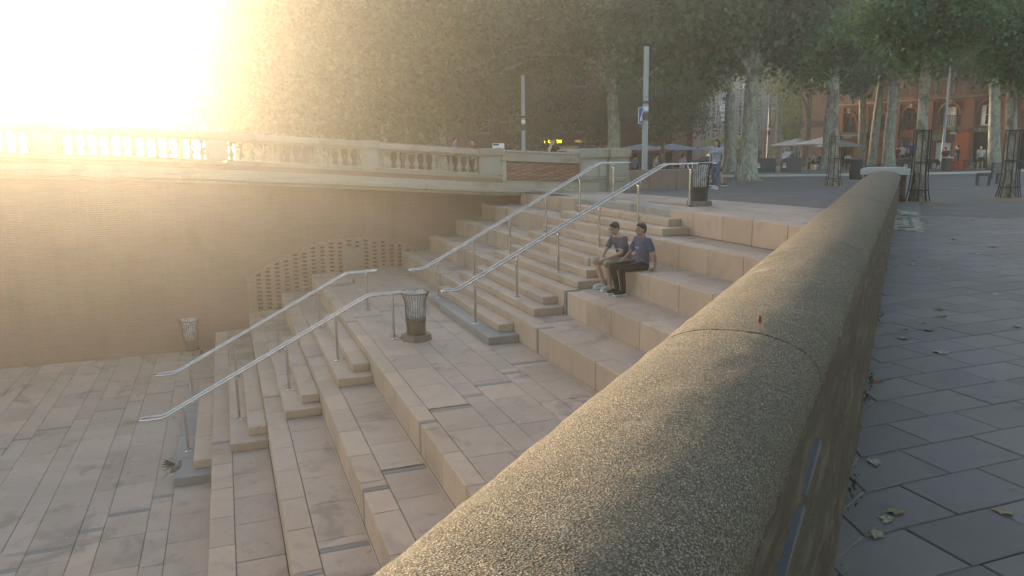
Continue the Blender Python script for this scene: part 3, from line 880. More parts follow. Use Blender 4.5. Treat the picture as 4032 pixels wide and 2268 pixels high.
# ------------------------------------------------------------ litter bins on the steps
def thin_film(name, a=.5):
    n = N(name); v = n.coord(); f = n.noise(v, 9, 5, .6, 1.2)
    tr = n.new('ShaderNodeBsdfTransparent'); d = n.new('ShaderNodeBsdfPrincipled')
    d.inputs['Base Color'].default_value = (.75, .76, .78, 1); d.inputs['Roughness'].default_value = .25
    n.link(n.bump(f, .9, .05), d.inputs['Normal'])
    m = n.new('ShaderNodeMixShader'); n.link(n.ramp(f, (.3, a-.2), (.7, a+.25)), m.inputs[0])
    n.link(tr.outputs[0], m.inputs[1]); n.link(d.outputs[0], m.inputs[2]); n.link(m.outputs[0], n.out.inputs[0]); return n.m
FILM = thin_film('clear_plastic_bag', .38)
RUST = plain('brown_painted_iron', (.085, .06, .045), .6, .1)
BASEST = slab_mat('bin_base_stone', (.19, .15, .125), .3)
def litter_bin(label, loc, rz=0, mat=RUST, hgt=.93, bag=.55, chain=None):
    t = thing('litter_bin', label, 'bin', loc, rz, 'slatted litter bins')
    oc = [(.30*math.cos(R(22.5+45*i)), .30*math.sin(R(22.5+45*i))) for i in range(8)]
    b = MB().prism(oc, 0, .11); b.v[8:] = [(x*.96, y*.96, z) for x, y, z in b.v[8:]]
    b.build('stone_base', BASEST, t)
    def rad(z):     # z 0..1 over the basket
        return .185+.012*z+.07*max(0, (z-.72)/.28)**1.8
    z0, z1 = .115, hgt
    b = MB().lathe([(rad(0), 0), (rad(.1), .08), (rad(.25), .20), (rad(.38), .30), (rad(.38)-.012, .30), (rad(.05)-.02, .02)], (0, 0, z0), 24, False)
    b.build('lower_shell', mat, t, 40)
    ns = 26
    for i in range(ns):
        w = 2*math.pi*i/ns; pts = []
        for j in range(9):
            q = .30+.70*j/8; r = rad(q); pts.append((r*math.cos(w), r*math.sin(w), z0+(z1-z0)*q))
        MB().tube(pts, .0075, 5).build('slat', mat, t)
    def ring(r, z, w=.009):
        return MB().tube([(r*math.cos(2*math.pi*i/28), r*math.sin(2*math.pi*i/28), z) for i in range(28)], w, 6, False, True)
    ring(rad(1), z1, .014).build('top_ring', mat, t, True)
    ring(rad(.36)+.004, z0+(z1-z0)*.36).build('hoop', mat, t, True)
    if bag:
        b = MB(); seg = 26; prof = [(.225, z1+.02), (.20, z1-.02), (rad(.85)-.02, z1-.13), (rad(.6)-.02, z0+(z1-z0)*.6), (rad(.4)-.03, z0+(z1-z0)*.42), (.10, z0+(z1-z0)*.30), (.03, z0+(z1-z0)*.29)]
        kk = random.Random(int(loc[0]*10)); V = []
        for r, z in prof:
            for i in range(seg):
                w = 2*math.pi*i/seg; rr = r*(1+.06*math.sin(7*w+z*9)+kk.uniform(-.04, .03)); V.append((rr*math.cos(w), rr*math.sin(w), z+kk.uniform(-.012, .012)))
        F = [(i*seg+j, i*seg+(j+1) % seg, (i+1)*seg+(j+1) % seg, (i+1)*seg+j) for i in range(len(prof)-1) for j in range(seg)]
        b.add(V, F); b.build('plastic_bag', FILM, t, True)
        b = MB(); kk = random.Random(2)
        for i in range(5): b.ball((kk.uniform(-.06, .06), kk.uniform(-.06, .06), z0+(z1-z0)*(.33+.05*i)), (.06, .05, .035), 7, 5)
        b.build('rubbish', CREAM, t, True)
    if chain:
        b = MB(); a = Vector(chain[0]); c_ = Vector(chain[1]); n = 14
        for i in range(n):
            p = a.lerp(c_, (i+.5)/n); p.z -= .07*math.sin(math.pi*(i+.5)/n)
            q = [];
            for j in range(8):
                w = 2*math.pi*j/8; d = (c_-a).normalized(); s = Vector((-d.y, d.x, 0)) if i % 2 else Vector((0, 0, 1))
                q.append(p+d*.018*math.cos(w)+s*.011*math.sin(w))
            b.tube(q, .004, 5, False, True)
        b.build('chain', IRON, t)
    return t
litter_bin('slatted litter bin with clear bag chained to the handrail on the landing', (1.0, 5.47, zr(0)), 0, RUST, .93, .5, ((.0, .20, .12), (.2, .40, .10)))
litter_bin('black slatted litter bin with clear bag at the head of the stairs', (1.30, -1.10, g(1.2, -1.2)), .2, IRON, .93, .5, ((-.2, .1, .1), (-.1, .42, .03)))
litter_bin('slatted litter bin standing against the brick wall down on the quay', (9.15, 9.95, G0), .4, RUST, .95, .5)
# small things left on the ground
t = thing('drinks_can', 'small drinks can standing alone on the landing near the arch', 'can', (7.9, 5.6, zr(0)))
MB().lathe([(.026, 0), (.033, .008), (.033, .105), (.027, .12)], (0, 0, 0), 14).build('can_body', RUST, t, 40)
MB().lathe([(.026, .118), (.024, .121), (.02, .119)], (0, 0, 0), 14).build('can_lid', STEEL, t, 40)
LITTER = plain('paper_litter', (.7, .68, .62), .9)
k = random.Random(21); spots = []
for n in range(26):
    lv = k.choice([-12, -12, -12, -9, -6, -3, 0, 0, 0, 3, 6])
    if lv == -12: y = k.uniform(9.9, 11.8); x = k.uniform(-2, 6)
    elif lv == 0: y = k.uniform(4.0, 6.4); x = k.uniform(-4, 7)
    else: y = k.uniform(yr(lv)-.8, yr(lv)-.05); x = k.uniform(wallx(y)+.8, -.3)
    spots.append((x, y, zr(lv)))
for (x, y, z) in spots:
    b = MB().box(-.012, .012, -.006, .006, 0, .007, .002)
    o = b.build('cigarette_end', LITTER, None, False, (x, y, z+.0005), k.uniform(0, 6))
    tag(o, 'tiny pale cigarette end dropped on the stone steps or paving', 'litter', 'cigarette ends on the steps and quay')
t = thing('cigarette_stub', 'orange brown stub standing on the pebble coping in the foreground', 'litter', W(-12.55, -3.40, .688))
MB().lathe([(.006, 0), (.0075, .006), (.007, .018), (.005, .022)], (0, 0, 0), 9).build('filter', plain('stub_orange', (.22, .065, .03), .8), t, True)
MB().lathe([(.0055, .0215), (.004, .026)], (0, 0, 0), 9).build('burnt_end', BLACKP, t)
# fallen leaves on the slate paving
LEAFD = [plain('dry_leaf_%s' % n, c, .9, var=.25, scale=30, bump=.3) for n, c in (('tan', (.34, .26, .15)), ('olive', (.20, .20, .09)), ('rust', (.30, .11, .05)), ('pale', (.40, .36, .26)))]
def leafmesh(seed):
    kk = random.Random(seed); n = 10; V = [(0, 0, .004)]
    for i in range(n):
        w = 2*math.pi*i/n; r = (.050 if i % 2 else .037)*kk.uniform(.6, 1.25)*(1.3 if i in (0, 5) else 1); V.append((r*math.cos(w), r*math.sin(w), kk.uniform(.0, .016)))
    V += [(x, y, z-.0015) for x, y, z in V[:n+1]]
    F = [(0, 1+i, 1+(i+1) % n) for i in range(n)]+[(n+1, n+2+(i+1) % n, n+2+i) for i in range(n)]
    b = MB(); b.add(V, F); b.tube([(0, 0, .003), (.05, .012, .006), (.075, .02, .004)], .0018, 4); return b.mesh('leaf')
LM = [leafmesh(i) for i in range(4)]
for m in LM: m.materials.append(LEAFD[0])
k = random.Random(9)
nl_ = []; NL = ['dry tan leaf lying alone at the bottom right of the slate paving', 'pale leaf, upper of the pair at the foot of the parapet', 'pale leaf, lower of the pair at the foot of the parapet', 'tan leaf touching the pair of pale leaves by the parapet',
      'single pale leaf by the parapet foot, just beyond the pair', 'rust coloured leaf against the parapet foot', 'pale leaf on the open slate paving, level with the coping joint', 'tan leaf a little farther than the coping joint on the slates', 'olive leaf beyond the coping joint, among scattered dry leaves']
near = [(-11.48, 6.16, 0), (-11.36, 6.60, 3), (-11.43, 6.72, 3), (-11.33, 6.53, 0), (-10.95, 6.25, 3), (-10.1, 5.36, 2), (-9.75, 4.5, 3), (-9.2, 4.2, 0), (-9.0, 3.6, 1)]
for (x, y, m) in near:
    o = link('fallen_leaf', LM[k.randrange(4)], LEAFD[m], None, (x, y, .002), k.uniform(0, 6)); o.scale = [k.uniform(.55, .8)]*3
    tag(o, NL[len(nl_)], 'leaf', 'fallen leaves near the viewer'); nl_.append(o)
for i in range(42):
    s = k.uniform(-10, 1); n = -3.9-abs(k.gauss(0, 1.9)); p = W(s, n, 0)
    if (p-CAM).dot(FW) < 2.2: continue
    o = link('fallen_leaf', LM[k.randrange(4)], LEAFD[k.choice((0, 0, 3, 3, 1, 2))], None, (p.x, p.y, g(p.x, p.y)+.002), k.uniform(0, 6)); o.scale = [k.uniform(.5, .85)]*3
    tag(o, 'small dry leaf among those scattered over the farther slate paving', 'leaf', 'fallen leaves on the slate paving')
# moss and weeds at the foot of the parapet
b = MB()
for i in range(200):
    c0 = k.choice((-13.75, -13.5, -13.2, -12.4, -11.2, -10.8, -9, -13.9)); s = c0+k.gauss(0, .10); p = W(s, -3.745-abs(k.gauss(0, .012)), k.uniform(0, .035))
    a = k.uniform(0, 6); L = k.uniform(.008, .022)
    b.add([p, p+Vector((L*math.cos(a), L*math.sin(a), L)), p+Vector((L*math.cos(a+.6), L*math.sin(a+.6), L*.6))], [(0, 1, 2)])
mo = b.build('moss', plain('moss', (.045, .05, .02), 1), None); tag(mo, 'dark moss tufts along the foot of the parapet', 'moss', None, 'stuff')
# ------------------------------------------------------------ trees
def leaves(lobes, n, size, seed, clump=.55, fill=.55):
    """leaf quads gathered in clumps on the outside of the crown's lobes"""
    rs = np.random.RandomState(seed)
    c = np.array([[*l[:3]] for l in lobes]); r = np.array([l[3] for l in lobes])
    w = r**2.3; w /= w.sum()
    nc = max(30, n//85)
    li = rs.choice(len(lobes), nc, p=w)
    d = rs.normal(size=(nc, 3)); d /= np.linalg.norm(d, axis=1)[:, None]
    rad = fill+(1-fill)*rs.rand(nc)**.6
    cc = c[li]+d*(r[li]*rad)[:, None]*np.array([1, 1, .85])
    ci = rs.randint(0, nc, n)
    p = cc[ci]+rs.normal(size=(n, 3))*clump*1.25*np.array([1, 1, .55])*(.55+.9*rs.rand(nc)[ci])[:, None]
    # leaf frames: hanging, outward facing
    nrm = rs.normal(size=(n, 3))*.42+d[ci]*.8+np.array([0, 0, .55]); nrm /= np.linalg.norm(nrm, axis=1)[:, None]
    ax = rs.normal(size=(n, 3))+np.array([0, 0, -.8]); ax -= nrm*(ax*nrm).sum(1)[:, None]; ax /= np.linalg.norm(ax, axis=1)[:, None]
    bx = np.cross(nrm, ax); s = size*(.6+.8*rs.rand(n))[:, None]
    v = np.empty((n, 4, 3)); v[:, 0] = p-ax*s*.5; v[:, 1] = p+bx*s*.42+nrm*s*.12; v[:, 2] = p+ax*s*.55; v[:, 3] = p-bx*s*.42+nrm*s*.12
    me = bpy.data.meshes.new('crown'); me.vertices.add(n*4); me.vertices.foreach_set('co', v.reshape(-1))
    me.loops.add(n*4); me.loops.foreach_set('vertex_index', np.arange(n*4, dtype=np.int32))
    me.polygons.add(n); me.polygons.foreach_set('loop_start', np.arange(0, n*4, 4, dtype=np.int32)); me.polygons.foreach_set('loop_total', np.full(n, 4, dtype=np.int32))
    me.update(calc_edges=True)
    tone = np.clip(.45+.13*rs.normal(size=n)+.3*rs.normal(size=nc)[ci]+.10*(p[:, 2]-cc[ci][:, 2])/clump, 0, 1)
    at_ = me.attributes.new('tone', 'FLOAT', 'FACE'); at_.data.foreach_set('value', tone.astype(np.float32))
    return me
BARKL = bark('shaded_limb_bark', (.15, .14, .11), (.085, .08, .062))  # darker copy of the plane bark, shade inside crowns put into the colour
def limb(b, p0, p1, r0, r1, bend, seed, n=7, seg=9, arc=0):
    kk = random.Random(seed); P = []; Q = []
    d = Vector(p1)-Vector(p0); side = Vector((kk.uniform(-1, 1), kk.uniform(-1, 1), kk.uniform(-.3, .3)))*bend*d.length
    for i in range(n+1):
        t = i/n; P.append(Vector(p0)+d*t+side*math.sin(math.pi*t)+Vector((0, 0, arc*d.length))*2*t*(1-t)-Vector((d.x, d.y, 0))*arc*t*(1-t)+Vector((kk.uniform(-1, 1), kk.uniform(-1, 1), 0))*r0*.12*(0 < i < n)); Q.append(r0+(r1-r0)*t)
    b.tube(P, Q, seg); return P
def tree(name, label, base, fork, r, lobes, nleaf, size, bark_m, leaf_m, seed, flare=1.7, group=None, clump=.55, lean=None, limbs=True, fill=.55):
    t = thing(name, label, 'tree', base, 0, group); o = Vector(base); kk = random.Random(seed)
    lb = [(l[0]-o.x, l[1]-o.y, l[2]-o.z, l[3]) for l in lobes]
    b = MB(); f = Vector(fork)-o
    P = []; Rr = []; n = 14
    for i in range(n+1):
        q = i/n
        P.append(Vector((f.x*q, f.y*q, f.z*q-.05))+Vector((math.sin(q*5+seed), math.cos(q*4+seed), 0))*r*.10*math.sin(math.pi*q))
        Rr.append(r*(1-.30*q)*(1+(flare-1)*math.exp(-q*f.z/ (r*1.1))))
    b.tube(P, Rr, 18)
    for i in range(5 if flare > 1.3 else 0):      # root spurs
        w = 2*math.pi*i/5+kk.uniform(0, 1); rr = r*flare*.95
        b.tube([(rr*math.cos(w)*1.25, rr*math.sin(w)*1.25, -.06), (rr*math.cos(w)*.8, rr*math.sin(w)*.8, r*.35), (r*.4*math.cos(w), r*.4*math.sin(w), r*1.8)], [r*.16, r*.30, r*.3], 8)
    if limbs:
        b.build('trunk', bark_m, t, True); b = MB()
        top = P[-1]; b.ball(top, (r*.74, r*.74, r*.8), 10, 6)
        for j, l in enumerate(lb):
            tip = Vector(l[:3])
            Q = limb(b, top, tip, r*kk.uniform(.30, .46), r*.09, .05, seed*31+j, 9, 9, .55)
            for m in range(2):
                q = Q[kk.randint(3, 6)]; limb(b, q, q+Vector((kk.uniform(-1, 1), kk.uniform(-1, 1), kk.uniform(.1, 1)))*l[3]*.8, r*.14, r*.04, .1, seed*57+j*3+m, 5, 6)
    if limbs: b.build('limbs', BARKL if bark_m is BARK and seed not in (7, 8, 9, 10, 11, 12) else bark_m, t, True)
    else: b.build('trunk', bark_m, t, True)
    if nleaf:
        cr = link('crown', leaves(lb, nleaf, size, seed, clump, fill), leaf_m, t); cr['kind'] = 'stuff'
    return t
def lob(k, *L): return [(*at(dx, dy, k+(e[0] if e else 0)), rp/px(k)) for dx, dy, rp, *e in L]
def up_from(base, dx, dy, k): return at(dx, dy, k)

GB = 'plane trees on the square'
# dark trees beyond the bridge
def left_tree(label, dx, k, fk, L, seed, n=15000):
    p = at(dx, 380, k); base = Vector((p.x, p.y, -.28))
    return tree('plane_tree', label, base, at(dx+5, fk, k), .42, lob(k, *L), n, .27, BARK, LEAF3, seed, 1.5, 'trees beyond the bridge', .7)
left_tree('big leafy tree beyond the bridge, first right of the bright sky, ragged left edge', 640, 40, 300,
          [(598, 55, 62), (640, 160, 85), (588, 255, 48), (566, 150, 42), (700, -10, 95), (560, 20, 34), (640, 270, 70), (545, 60, 38), (528, 135, 30), (532, 215, 26), (552, 285, 30), (600, 320, 38), (512, 180, 12), (518, 300, 10)], 1, 19000)
left_tree('big leafy tree beyond the bridge, second right of the bright sky', 800, 41, 300,
          [(780, 30, 105), (820, 150, 105), (770, 265, 85), (860, 275, 80), (700, 310, 45), (800, 325, 40), (720, 180, 80), (800, -80, 90)], 2)
left_tree('big leafy tree beyond the bridge, third right of the bright sky', 960, 42.5, 300,
          [(930, 20, 105), (980, 150, 105), (945, 270, 80), (1040, 265, 70), (900, 322, 40), (1000, 325, 40), (900, 160, 80), (960, -80, 100)], 3)
left_tree('big leafy tree beyond the bridge, fourth right of the bright sky', 1105, 44, 300,
          [(1080, 40, 100), (1120, 180, 85), (1090, 285, 55), (1150, 260, 50), (1060, -60, 90), (1190, 220, 50)], 4)
# lower trees on the far bank, under the sun
for i, (dx, L, lab) in enumerate(((190, [(165, 290, 20), (215, 268, 32), (250, 295, 35), (135, 302, 14)], 'low tree on the far bank right under the sun, leftmost'),
        (330, [(290, 250, 42), (345, 232, 44), (310, 295, 45), (380, 285, 40)], 'low tree on the far bank under the glare, middle one'),
        (450, [(410, 222, 42), (455, 235, 40), (440, 290, 45), (485, 285, 30), (395, 300, 30)], 'low tree on the far bank nearest the tall leafy trees'))):
    p = at(dx, 380, 66); bb = Vector((p.x, p.y, -2.0))
    tree('bank_tree', lab, bb, at(dx, 330, 66), .4, lob(66, *L), 7000, .4, BARK3, LEAF, 100+i, 1.3, 'low trees on the far bank', .8, fill=.3)
# plane trees of the square
b0 = gat(1547, 43)
tree('plane_tree', 'pale trunked plane tree rising behind the stone pier, forked low', b0, at(1540, 245, 43), .42,
     lob(43, (1230, 70, 85), (1165, 110, 40), (1190, 170, 34), (1250, 190, 45), (1330, 30, 105), (1340, 140, 60), (1430, 60, 105), (1520, 40, 105), (1460, 160, 50), (1600, 60, 90), (1240, -60, 90), (1420, -80, 110)),
     26000, .24, BARK, LEAF3, 7, 1.5, GB)
b1 = gat(1880, 35.4)
tree('plane_tree', 'thick mottled plane tree with flared roots, largest trunk of the square', b1, at(1893, 205, 35.4), .43,
     lob(35.4, (1640, 40, 115), (1545, 60, 55), (1575, 150, 48), (1605, 205, 26), (1780, 50, 125), (1700, 130, 70), (1900, 20, 130), (2010, 50, 120), (2070, 120, 70), (1500, 20, 40), (1760, -90, 130), (1980, -90, 130)),
     30000, .23, BARK, LEAF, 8, 1.55, GB, .5)
b2 = gat(1837, 49.6)
tree('plane_tree', 'plane tree with broken stub branches left of the thickest trunk', b2, at(1838, 240, 49.6), .42,
     lob(49.6, (1800, 130, 80), (1740, 180, 80), (1690, 220, 55), (1880, 120, 70), (1800, 40, 90)), 10000, .25, BARK, LEAF, 9, 1.5, GB)
b7 = gat(2083, 52)
tree('plane_tree', 'plane tree with knobbly trunk behind the caged young tree', b7, at(2092, 245, 52), .42,
     lob(52, (2050, 90, 90), (2140, 120, 90), (2100, 20, 110), (2010, 150, 50), (2160, 190, 55), (2060, 190, 40)), 12000, .25, BARK, LEAF, 10, 1.6, GB)
b8 = gat(2195, 54)
tree('plane_tree', 'slim plane tree leaning right just left of the parapet end', b8, at(2222, 175, 54), .33,
     lob(54, (2220, 90, 90), (2290, 60, 90), (2180, 30, 80)), 8000, .25, BARK, LEAF, 11, 1.3, GB)
b9 = gat(2238, 52)
tree('plane_tree', 'straight plane tree standing directly behind the parapet end', b9, at(2248, 215, 52), .42,
     lob(52, (2260, 120, 80), (2330, 90, 90), (2230, 170, 50), (2320, 170, 45), (2280, 10, 110)), 10000, .25, BARK, LEAF, 12, 1.4, GB)
b10 = gat(2508, 49)
tree('plane_tree', 'plane tree with a straight trunk behind the bench, at the right edge', b10, at(2500, 150, 49), .38,
     lob(49, (2480, 80, 90), (2550, 60, 100), (2430, 130, 60), (2560, 160, 60), (2420, 30, 90)), 10000, .25, BARK, LEAF, 13, 1.4, GB)
b6 = gat(2020, 74)
tree('forked_tree', 'dark forked tree leaning by the grey parasols', b6, at(2035, 305, 74), .42,
     lob(74, (2010, 200, 34), (1985, 215, 26), (2062, 190, 40), (2035, 165, 50)), 2500, .3, BARK3, LEAF, 14, 1.5, None)
# young trees held in iron cages
def cage(label, base, hgt, r, n=8):
    t = thing('tree_guard', label, 'tree guard', base, 0, 'iron tree guards')
    for i in range(n):
        w = 2*math.pi*i/n; c_, s_ = math.cos(w), math.sin(w)
        MB().tube([(r*1.5*c_, r*1.5*s_, -.02), (r*1.18*c_, r*1.18*s_, hgt*.16), (r*1.02*c_, r*1.02*s_, hgt*.34), (r*c_, r*s_, hgt)], .014, 6).build('bar', IRON, t)
    for q in (.17, .55, .985):
        rr = r*1.03 if q > .3 else r*1.3
        MB().tube([(rr*math.cos(2*math.pi*i/24), rr*math.sin(2*math.pi*i/24), hgt*q) for i in range(24)], .014, 6, False, True).build('hoop', IRON, t)
    return t
def pit(label, c, rx, ry):
    b = MB(); n = 26; V = [(c[0], c[1], g(c[0], c[1])+.026)]
    kk = random.Random(int(c[0]*7)); 
    for q, z in ((.6, .022), (1, -.03)):
        for i in range(n):
            w = 2*math.pi*i/n; rr = q*kk.uniform(.9, 1.12); x, y = c[0]+rx*rr*math.cos(w), c[1]+ry*rr*math.sin(w); V.append((x, y, g(x, y)+z))
    F = [(0, 1+i, 1+(i+1) % n) for i in range(n)]+[(1+i, 1+n+i, 1+n+(i+1) % n, 1+(i+1) % n) for i in range(n)]
    b.add(V, F); o = b.build('tree_pit', SAND, None, True); o['kind'] = 'structure'
for q, (dx, k, rr, fk, L, n, lab, cl) in enumerate((
        (2318, 17.7, .135, 20, [(2330, 20, 75), (2260, 90, 40), (2230, 40, 55), (2300, 130, 45), (2420, 60, 60), (2400, 0, 70), (2360, 120, 30), (2215, 110, 25)], 11000, 'young tree with a thin pale trunk in an iron guard beside the parapet', 'iron guard round the thin tree beside the parapet, nearest the viewer'),
        (2548, 19.2, .15, 60, [(2540, 40, 70), (2490, 90, 45), (2570, 110, 55), (2520, 150, 35), (2590, 190, 40), (2460, 30, 55)], 9000, 'young tree in an iron guard at the right edge of the picture', 'iron guard at the right edge of the picture, next to the bench'),
        (2101, 28.1, .17, 190, [(2110, 130, 40), (2085, 150, 30), (2130, 90, 50)], 3000, 'young tree in an iron guard left of the parapet end', 'iron guard left of the parapet end, farthest of the three'))):
    bb = gat(dx, k); tb = bb
    tree('young_tree', lab, bb, at(dx+(18, 2, 2)[q], fk, k), rr, lob(k, *L), n, (.10, .105, .17)[q], BARK2, LEAF2 if q < 2 else LEAF, 20+q, 1.15, 'young trees in iron guards', .28, limbs=True, fill=.3)
    cage(cl, bb, (1.66, 1.70, 1.85)[q], (.175, .19, .21)[q])
    pit('', bb, .8, .8)
pit('', b1, 1.5, 1.5); pit('', b2, 1.7, 1.7)
# olive-leaved small trees by the cafes
for i, (dx, k, fk, L, lab) in enumerate((
        (1349, 47, 365, [(1350, 300, 46), (1345, 252, 26), (1318, 330, 22), (1385, 320, 24), (1340, 345, 24)], 'small silver leaved tree right of the grey lamp post'),
        (1516, 46, 365, [(1505, 300, 30), (1528, 245, 30), (1495, 340, 18), (1530, 330, 18)], 'small silver leaved tree just left of the pale forked plane tree'),
        (1668, 44, 352, [(1640, 240, 52), (1690, 280, 55), (1605, 290, 36), (1740, 300, 46), (1660, 325, 34), (1740, 240, 45)], 'broad silver leaved tree behind the tall lamp post with the crossing sign'))):
    bb = gat(dx, k)
    tree('silver_tree', lab, bb, at(dx, fk, k), .16, lob(k, *L), 6000, .15, BARK3, OLIVE, 40+i, 1.2, 'silver leaved trees by the cafes', .35, fill=.35)
bb = gat(1992, 96)
tree('lime_tree', 'bright yellow green tree, sunlight painted into its leaves, beside the brick gable', bb, at(1992, 350, 96), .3,
     lob(96, (1996, 245, 30), (1985, 300, 30), (2005, 290, 24), (1995, 335, 20)), 5000, .3, BARK3, LIME, 50, 1.2, None, .5)
# deep crowns behind, closing the canopy
for i, (dx, k, L) in enumerate(((1290, 62, [(1290, 60, 110), (1200, 100, 80), (1380, 100, 100), (1280, 190, 70), (1380, 210, 60), (1200, 270, 50), (1290, 280, 50), (1420, 280, 50)]),
        (1500, 64, [(1480, 120, 100), (1580, 80, 110), (1540, 210, 70), (1440, 220, 50), (1480, 280, 45), (1580, 280, 50)]),
        (1720, 66, [(1690, 120, 110), (1780, 60, 110), (1730, 210, 60), (1640, 180, 70), (1690, 290, 50), (1620, 320, 40)]),
        (1960, 80, [(1930, 110, 110), (2010, 60, 100), (1950, 190, 40)]),
        (2170, 60, [(2130, 110, 100), (2210, 70, 100), (2170, 180, 50)]),
        (2390, 62, [(2370, 90, 100), (2450, 60, 110), (2400, 140, 50)]),
        (2570, 60, [(2540, 100, 90), (2600, 60, 100), (2620, 200, 60)]))):
    bb = gat(dx, k)
    tree('plane_tree', ('plane tree deep in the square behind the grey lamp post', 'plane tree deep in the square above the neon signs', 'plane tree deep in the square above the tall lamp post', 'plane tree deep in the square above the scaffolding',
         'plane tree deep in the square above the green awning', 'plane tree deep in the square above the shuttered windows', 'plane tree deep in the square beyond the right edge bench')[i],
         bb, at(dx, 230, k), .34, lob(k, *L), 12000, .30, BARK, LEAF, 60+i, 1.4, 'plane trees deep in the square', .7)

# unseen trees added beside and behind the viewer to shade the slate paving (overhang)
for i, (s_, n_, lab) in enumerate(((-7.0, -11.0, 'unseen plane tree added to shade the slate paving, just out of the picture'), (-14.5, -9.0, 'unseen plane tree added to shade the slate paving beside the viewer'), (-21.5, -7.5, 'unseen plane tree added to shade the quay behind the viewer'))):
    q = W(s_, n_, 0); bb = ground(q.x, q.y)
    tree('plane_tree', lab, bb, bb+Vector((.1, .1, 4.2)), .3, [(bb.x+dx, bb.y+dy, 7.0+dz, r_) for dx, dy, dz, r_ in ((0, 0, 1, 3.2), (2.4, 1.0, 0, 2.4), (-2.2, 1.2, .2, 2.5), (.6, -2.4, .2, 2.4), (-.8, 2.2, -.3, 2.2), (0, .3, 3, 2.6))], 9000, .26, BARK, LEAF, 80+i, 1.4, 'unseen plane trees added for shade', .6)
# ------------------------------------------------------------ buildings
def emit(name, col, s):
    n = N(name); e = n.new('ShaderNodeEmission'); e.inputs[0].default_value = (*col, 1); e.inputs[1].default_value = s
    n.link(e.outputs[0], n.out.inputs[0]); n.m.cycles.emission_sampling = 'NONE'; return n.m
NEON = emit('yellow_neon', (1, .78, .03), 1.6); SIGNY = emit('dim_yellow_letters', (.9, .55, .12), .28)
LAMPO = emit('orange_lamp', (1, .42, .12), 5); LAMPW = emit('white_lamp', (1, .9, .7), 3); SCREEN = emit('lit_screen', (1, .35, .3), .8)
class Facade:
    def __init__(s, name, label, A, B, cat='building', dz=-.6):
        s.A = Vector((A[0], A[1], 0)); s.B = Vector((B[0], B[1], 0)); d = s.B-s.A; s.L = d.length; s.d = d.normalized()
        s.z0 = g(A[0], A[1])+dz
        s.o = thing(name, label, cat, (A[0], A[1], s.z0), math.atan2(d.y, d.x))
        s.n = Vector((s.d.y, -s.d.x, 0))          # local -y, towards the square
    def loc(s, dx, dy=380):
        r = ray(dx, dy); k = s.n.dot(s.A-CAM)/s.n.dot(r); p = CAM+r*k
        return (p-s.A).dot(s.d), p.z-s.z0
    def part(s, name, mat, x0, x1, y0, y1, z0, z1, c=0, parent=None):
        me = MB().box(x0, x1, y0, y1, z0, z1, c).mesh(name); fixn(me); return link(name, me, mat, parent or s.o)
    def wall(s, mat, h, ops, x0=0, x1=None, depth=.28, name='wall', back=9):
        """front wall with real openings: ops = (xa, xb, za, zb, arch_rise)"""
        x1 = x1 or s.L; xs = {x0, x1}
        for a, b_, *_r in ops:
            xs |= {a, b_}
            if _r[2]: xs |= {a+(b_-a)*i/10 for i in range(11)}
        xs = sorted(xs); V = []; F = []
        def quad(*p):
            o = len(V); V.extend(p); F.append((o, o+1, o+2, o+3))
        def top(op, x):
            a, b_, za, zb, ri = op
            if not ri: return zb
            q = (x-(a+b_)/2)/((b_-a)/2); return zb-ri+ri*math.sqrt(max(0, 1-q*q))
        for a, b_ in zip(xs[:-1], xs[1:]):
            m = (a+b_)/2; here = sorted([o for o in ops if o[0] < m < o[1]], key=lambda o: o[2]); z = (0, 0)
            for o in here:
                if o[2] > max(z): quad((a, 0, z[0]), (b_, 0, z[1]), (b_, 0, o[2]), (a, 0, o[2])); quad((a, 0, o[2]), (b_, 0, o[2]), (b_, depth, o[2]), (a, depth, o[2]))
                z = (top(o, a), top(o, b_)); quad((a, depth, z[0]), (b_, depth, z[1]), (b_, 0, z[1]), (a, 0, z[0]))
            quad((a, 0, z[0]), (b_, 0, z[1]), (b_, 0, h), (a, 0, h))
        for o in ops:
            for x in o[:2]: quad((x, 0, o[2]), (x, depth, o[2]), (x, depth, o[3]-o[4]), (x, 0, o[3]-o[4]))
        quad((x0, 0, 0), (x0, 0, h), (x0, back, h), (x0, back, 0)); quad((x1, 0, 0), (x1, back, 0), (x1, back, h), (x1, 0, h)); quad((x0, 0, h), (x1, 0, h), (x1, back, h), (x0, back, h))
        b = MB(); b.add(V, F); me = b.mesh(name); fixn(me); w = link(name, me, mat, s.o); return w
    def window(s, op, frame=WHITE, glass=GLASS, y=.2, bars=1, rows=2):
        a, b_, za, zb, ri = op
        f = s.part('window', glass, a, b_, y, y+.03, za, zb)
        for i in range(bars+2):
            x = a+(b_-a)*i/(bars+1); s.part('frame_bar', frame, max(a, x-.03), min(b_, x+.03), y-.05, y-.002, za, zb, 0, f)
        for i in range(rows+1):
            z = za+(zb-za)*i/rows; s.part('frame_bar', frame, a, b_, y-.045, y-.004, max(za, z-.03), min(zb, z+.03), 0, f)
        return f
    def txt(s, body, size, mat, x, z, y=-.02, sx=1, ext=.01): return text(body, size, mat, s.o, (x, y, z), (R(90), 0, 0), 'lettering', ext, 'CENTER', sx)

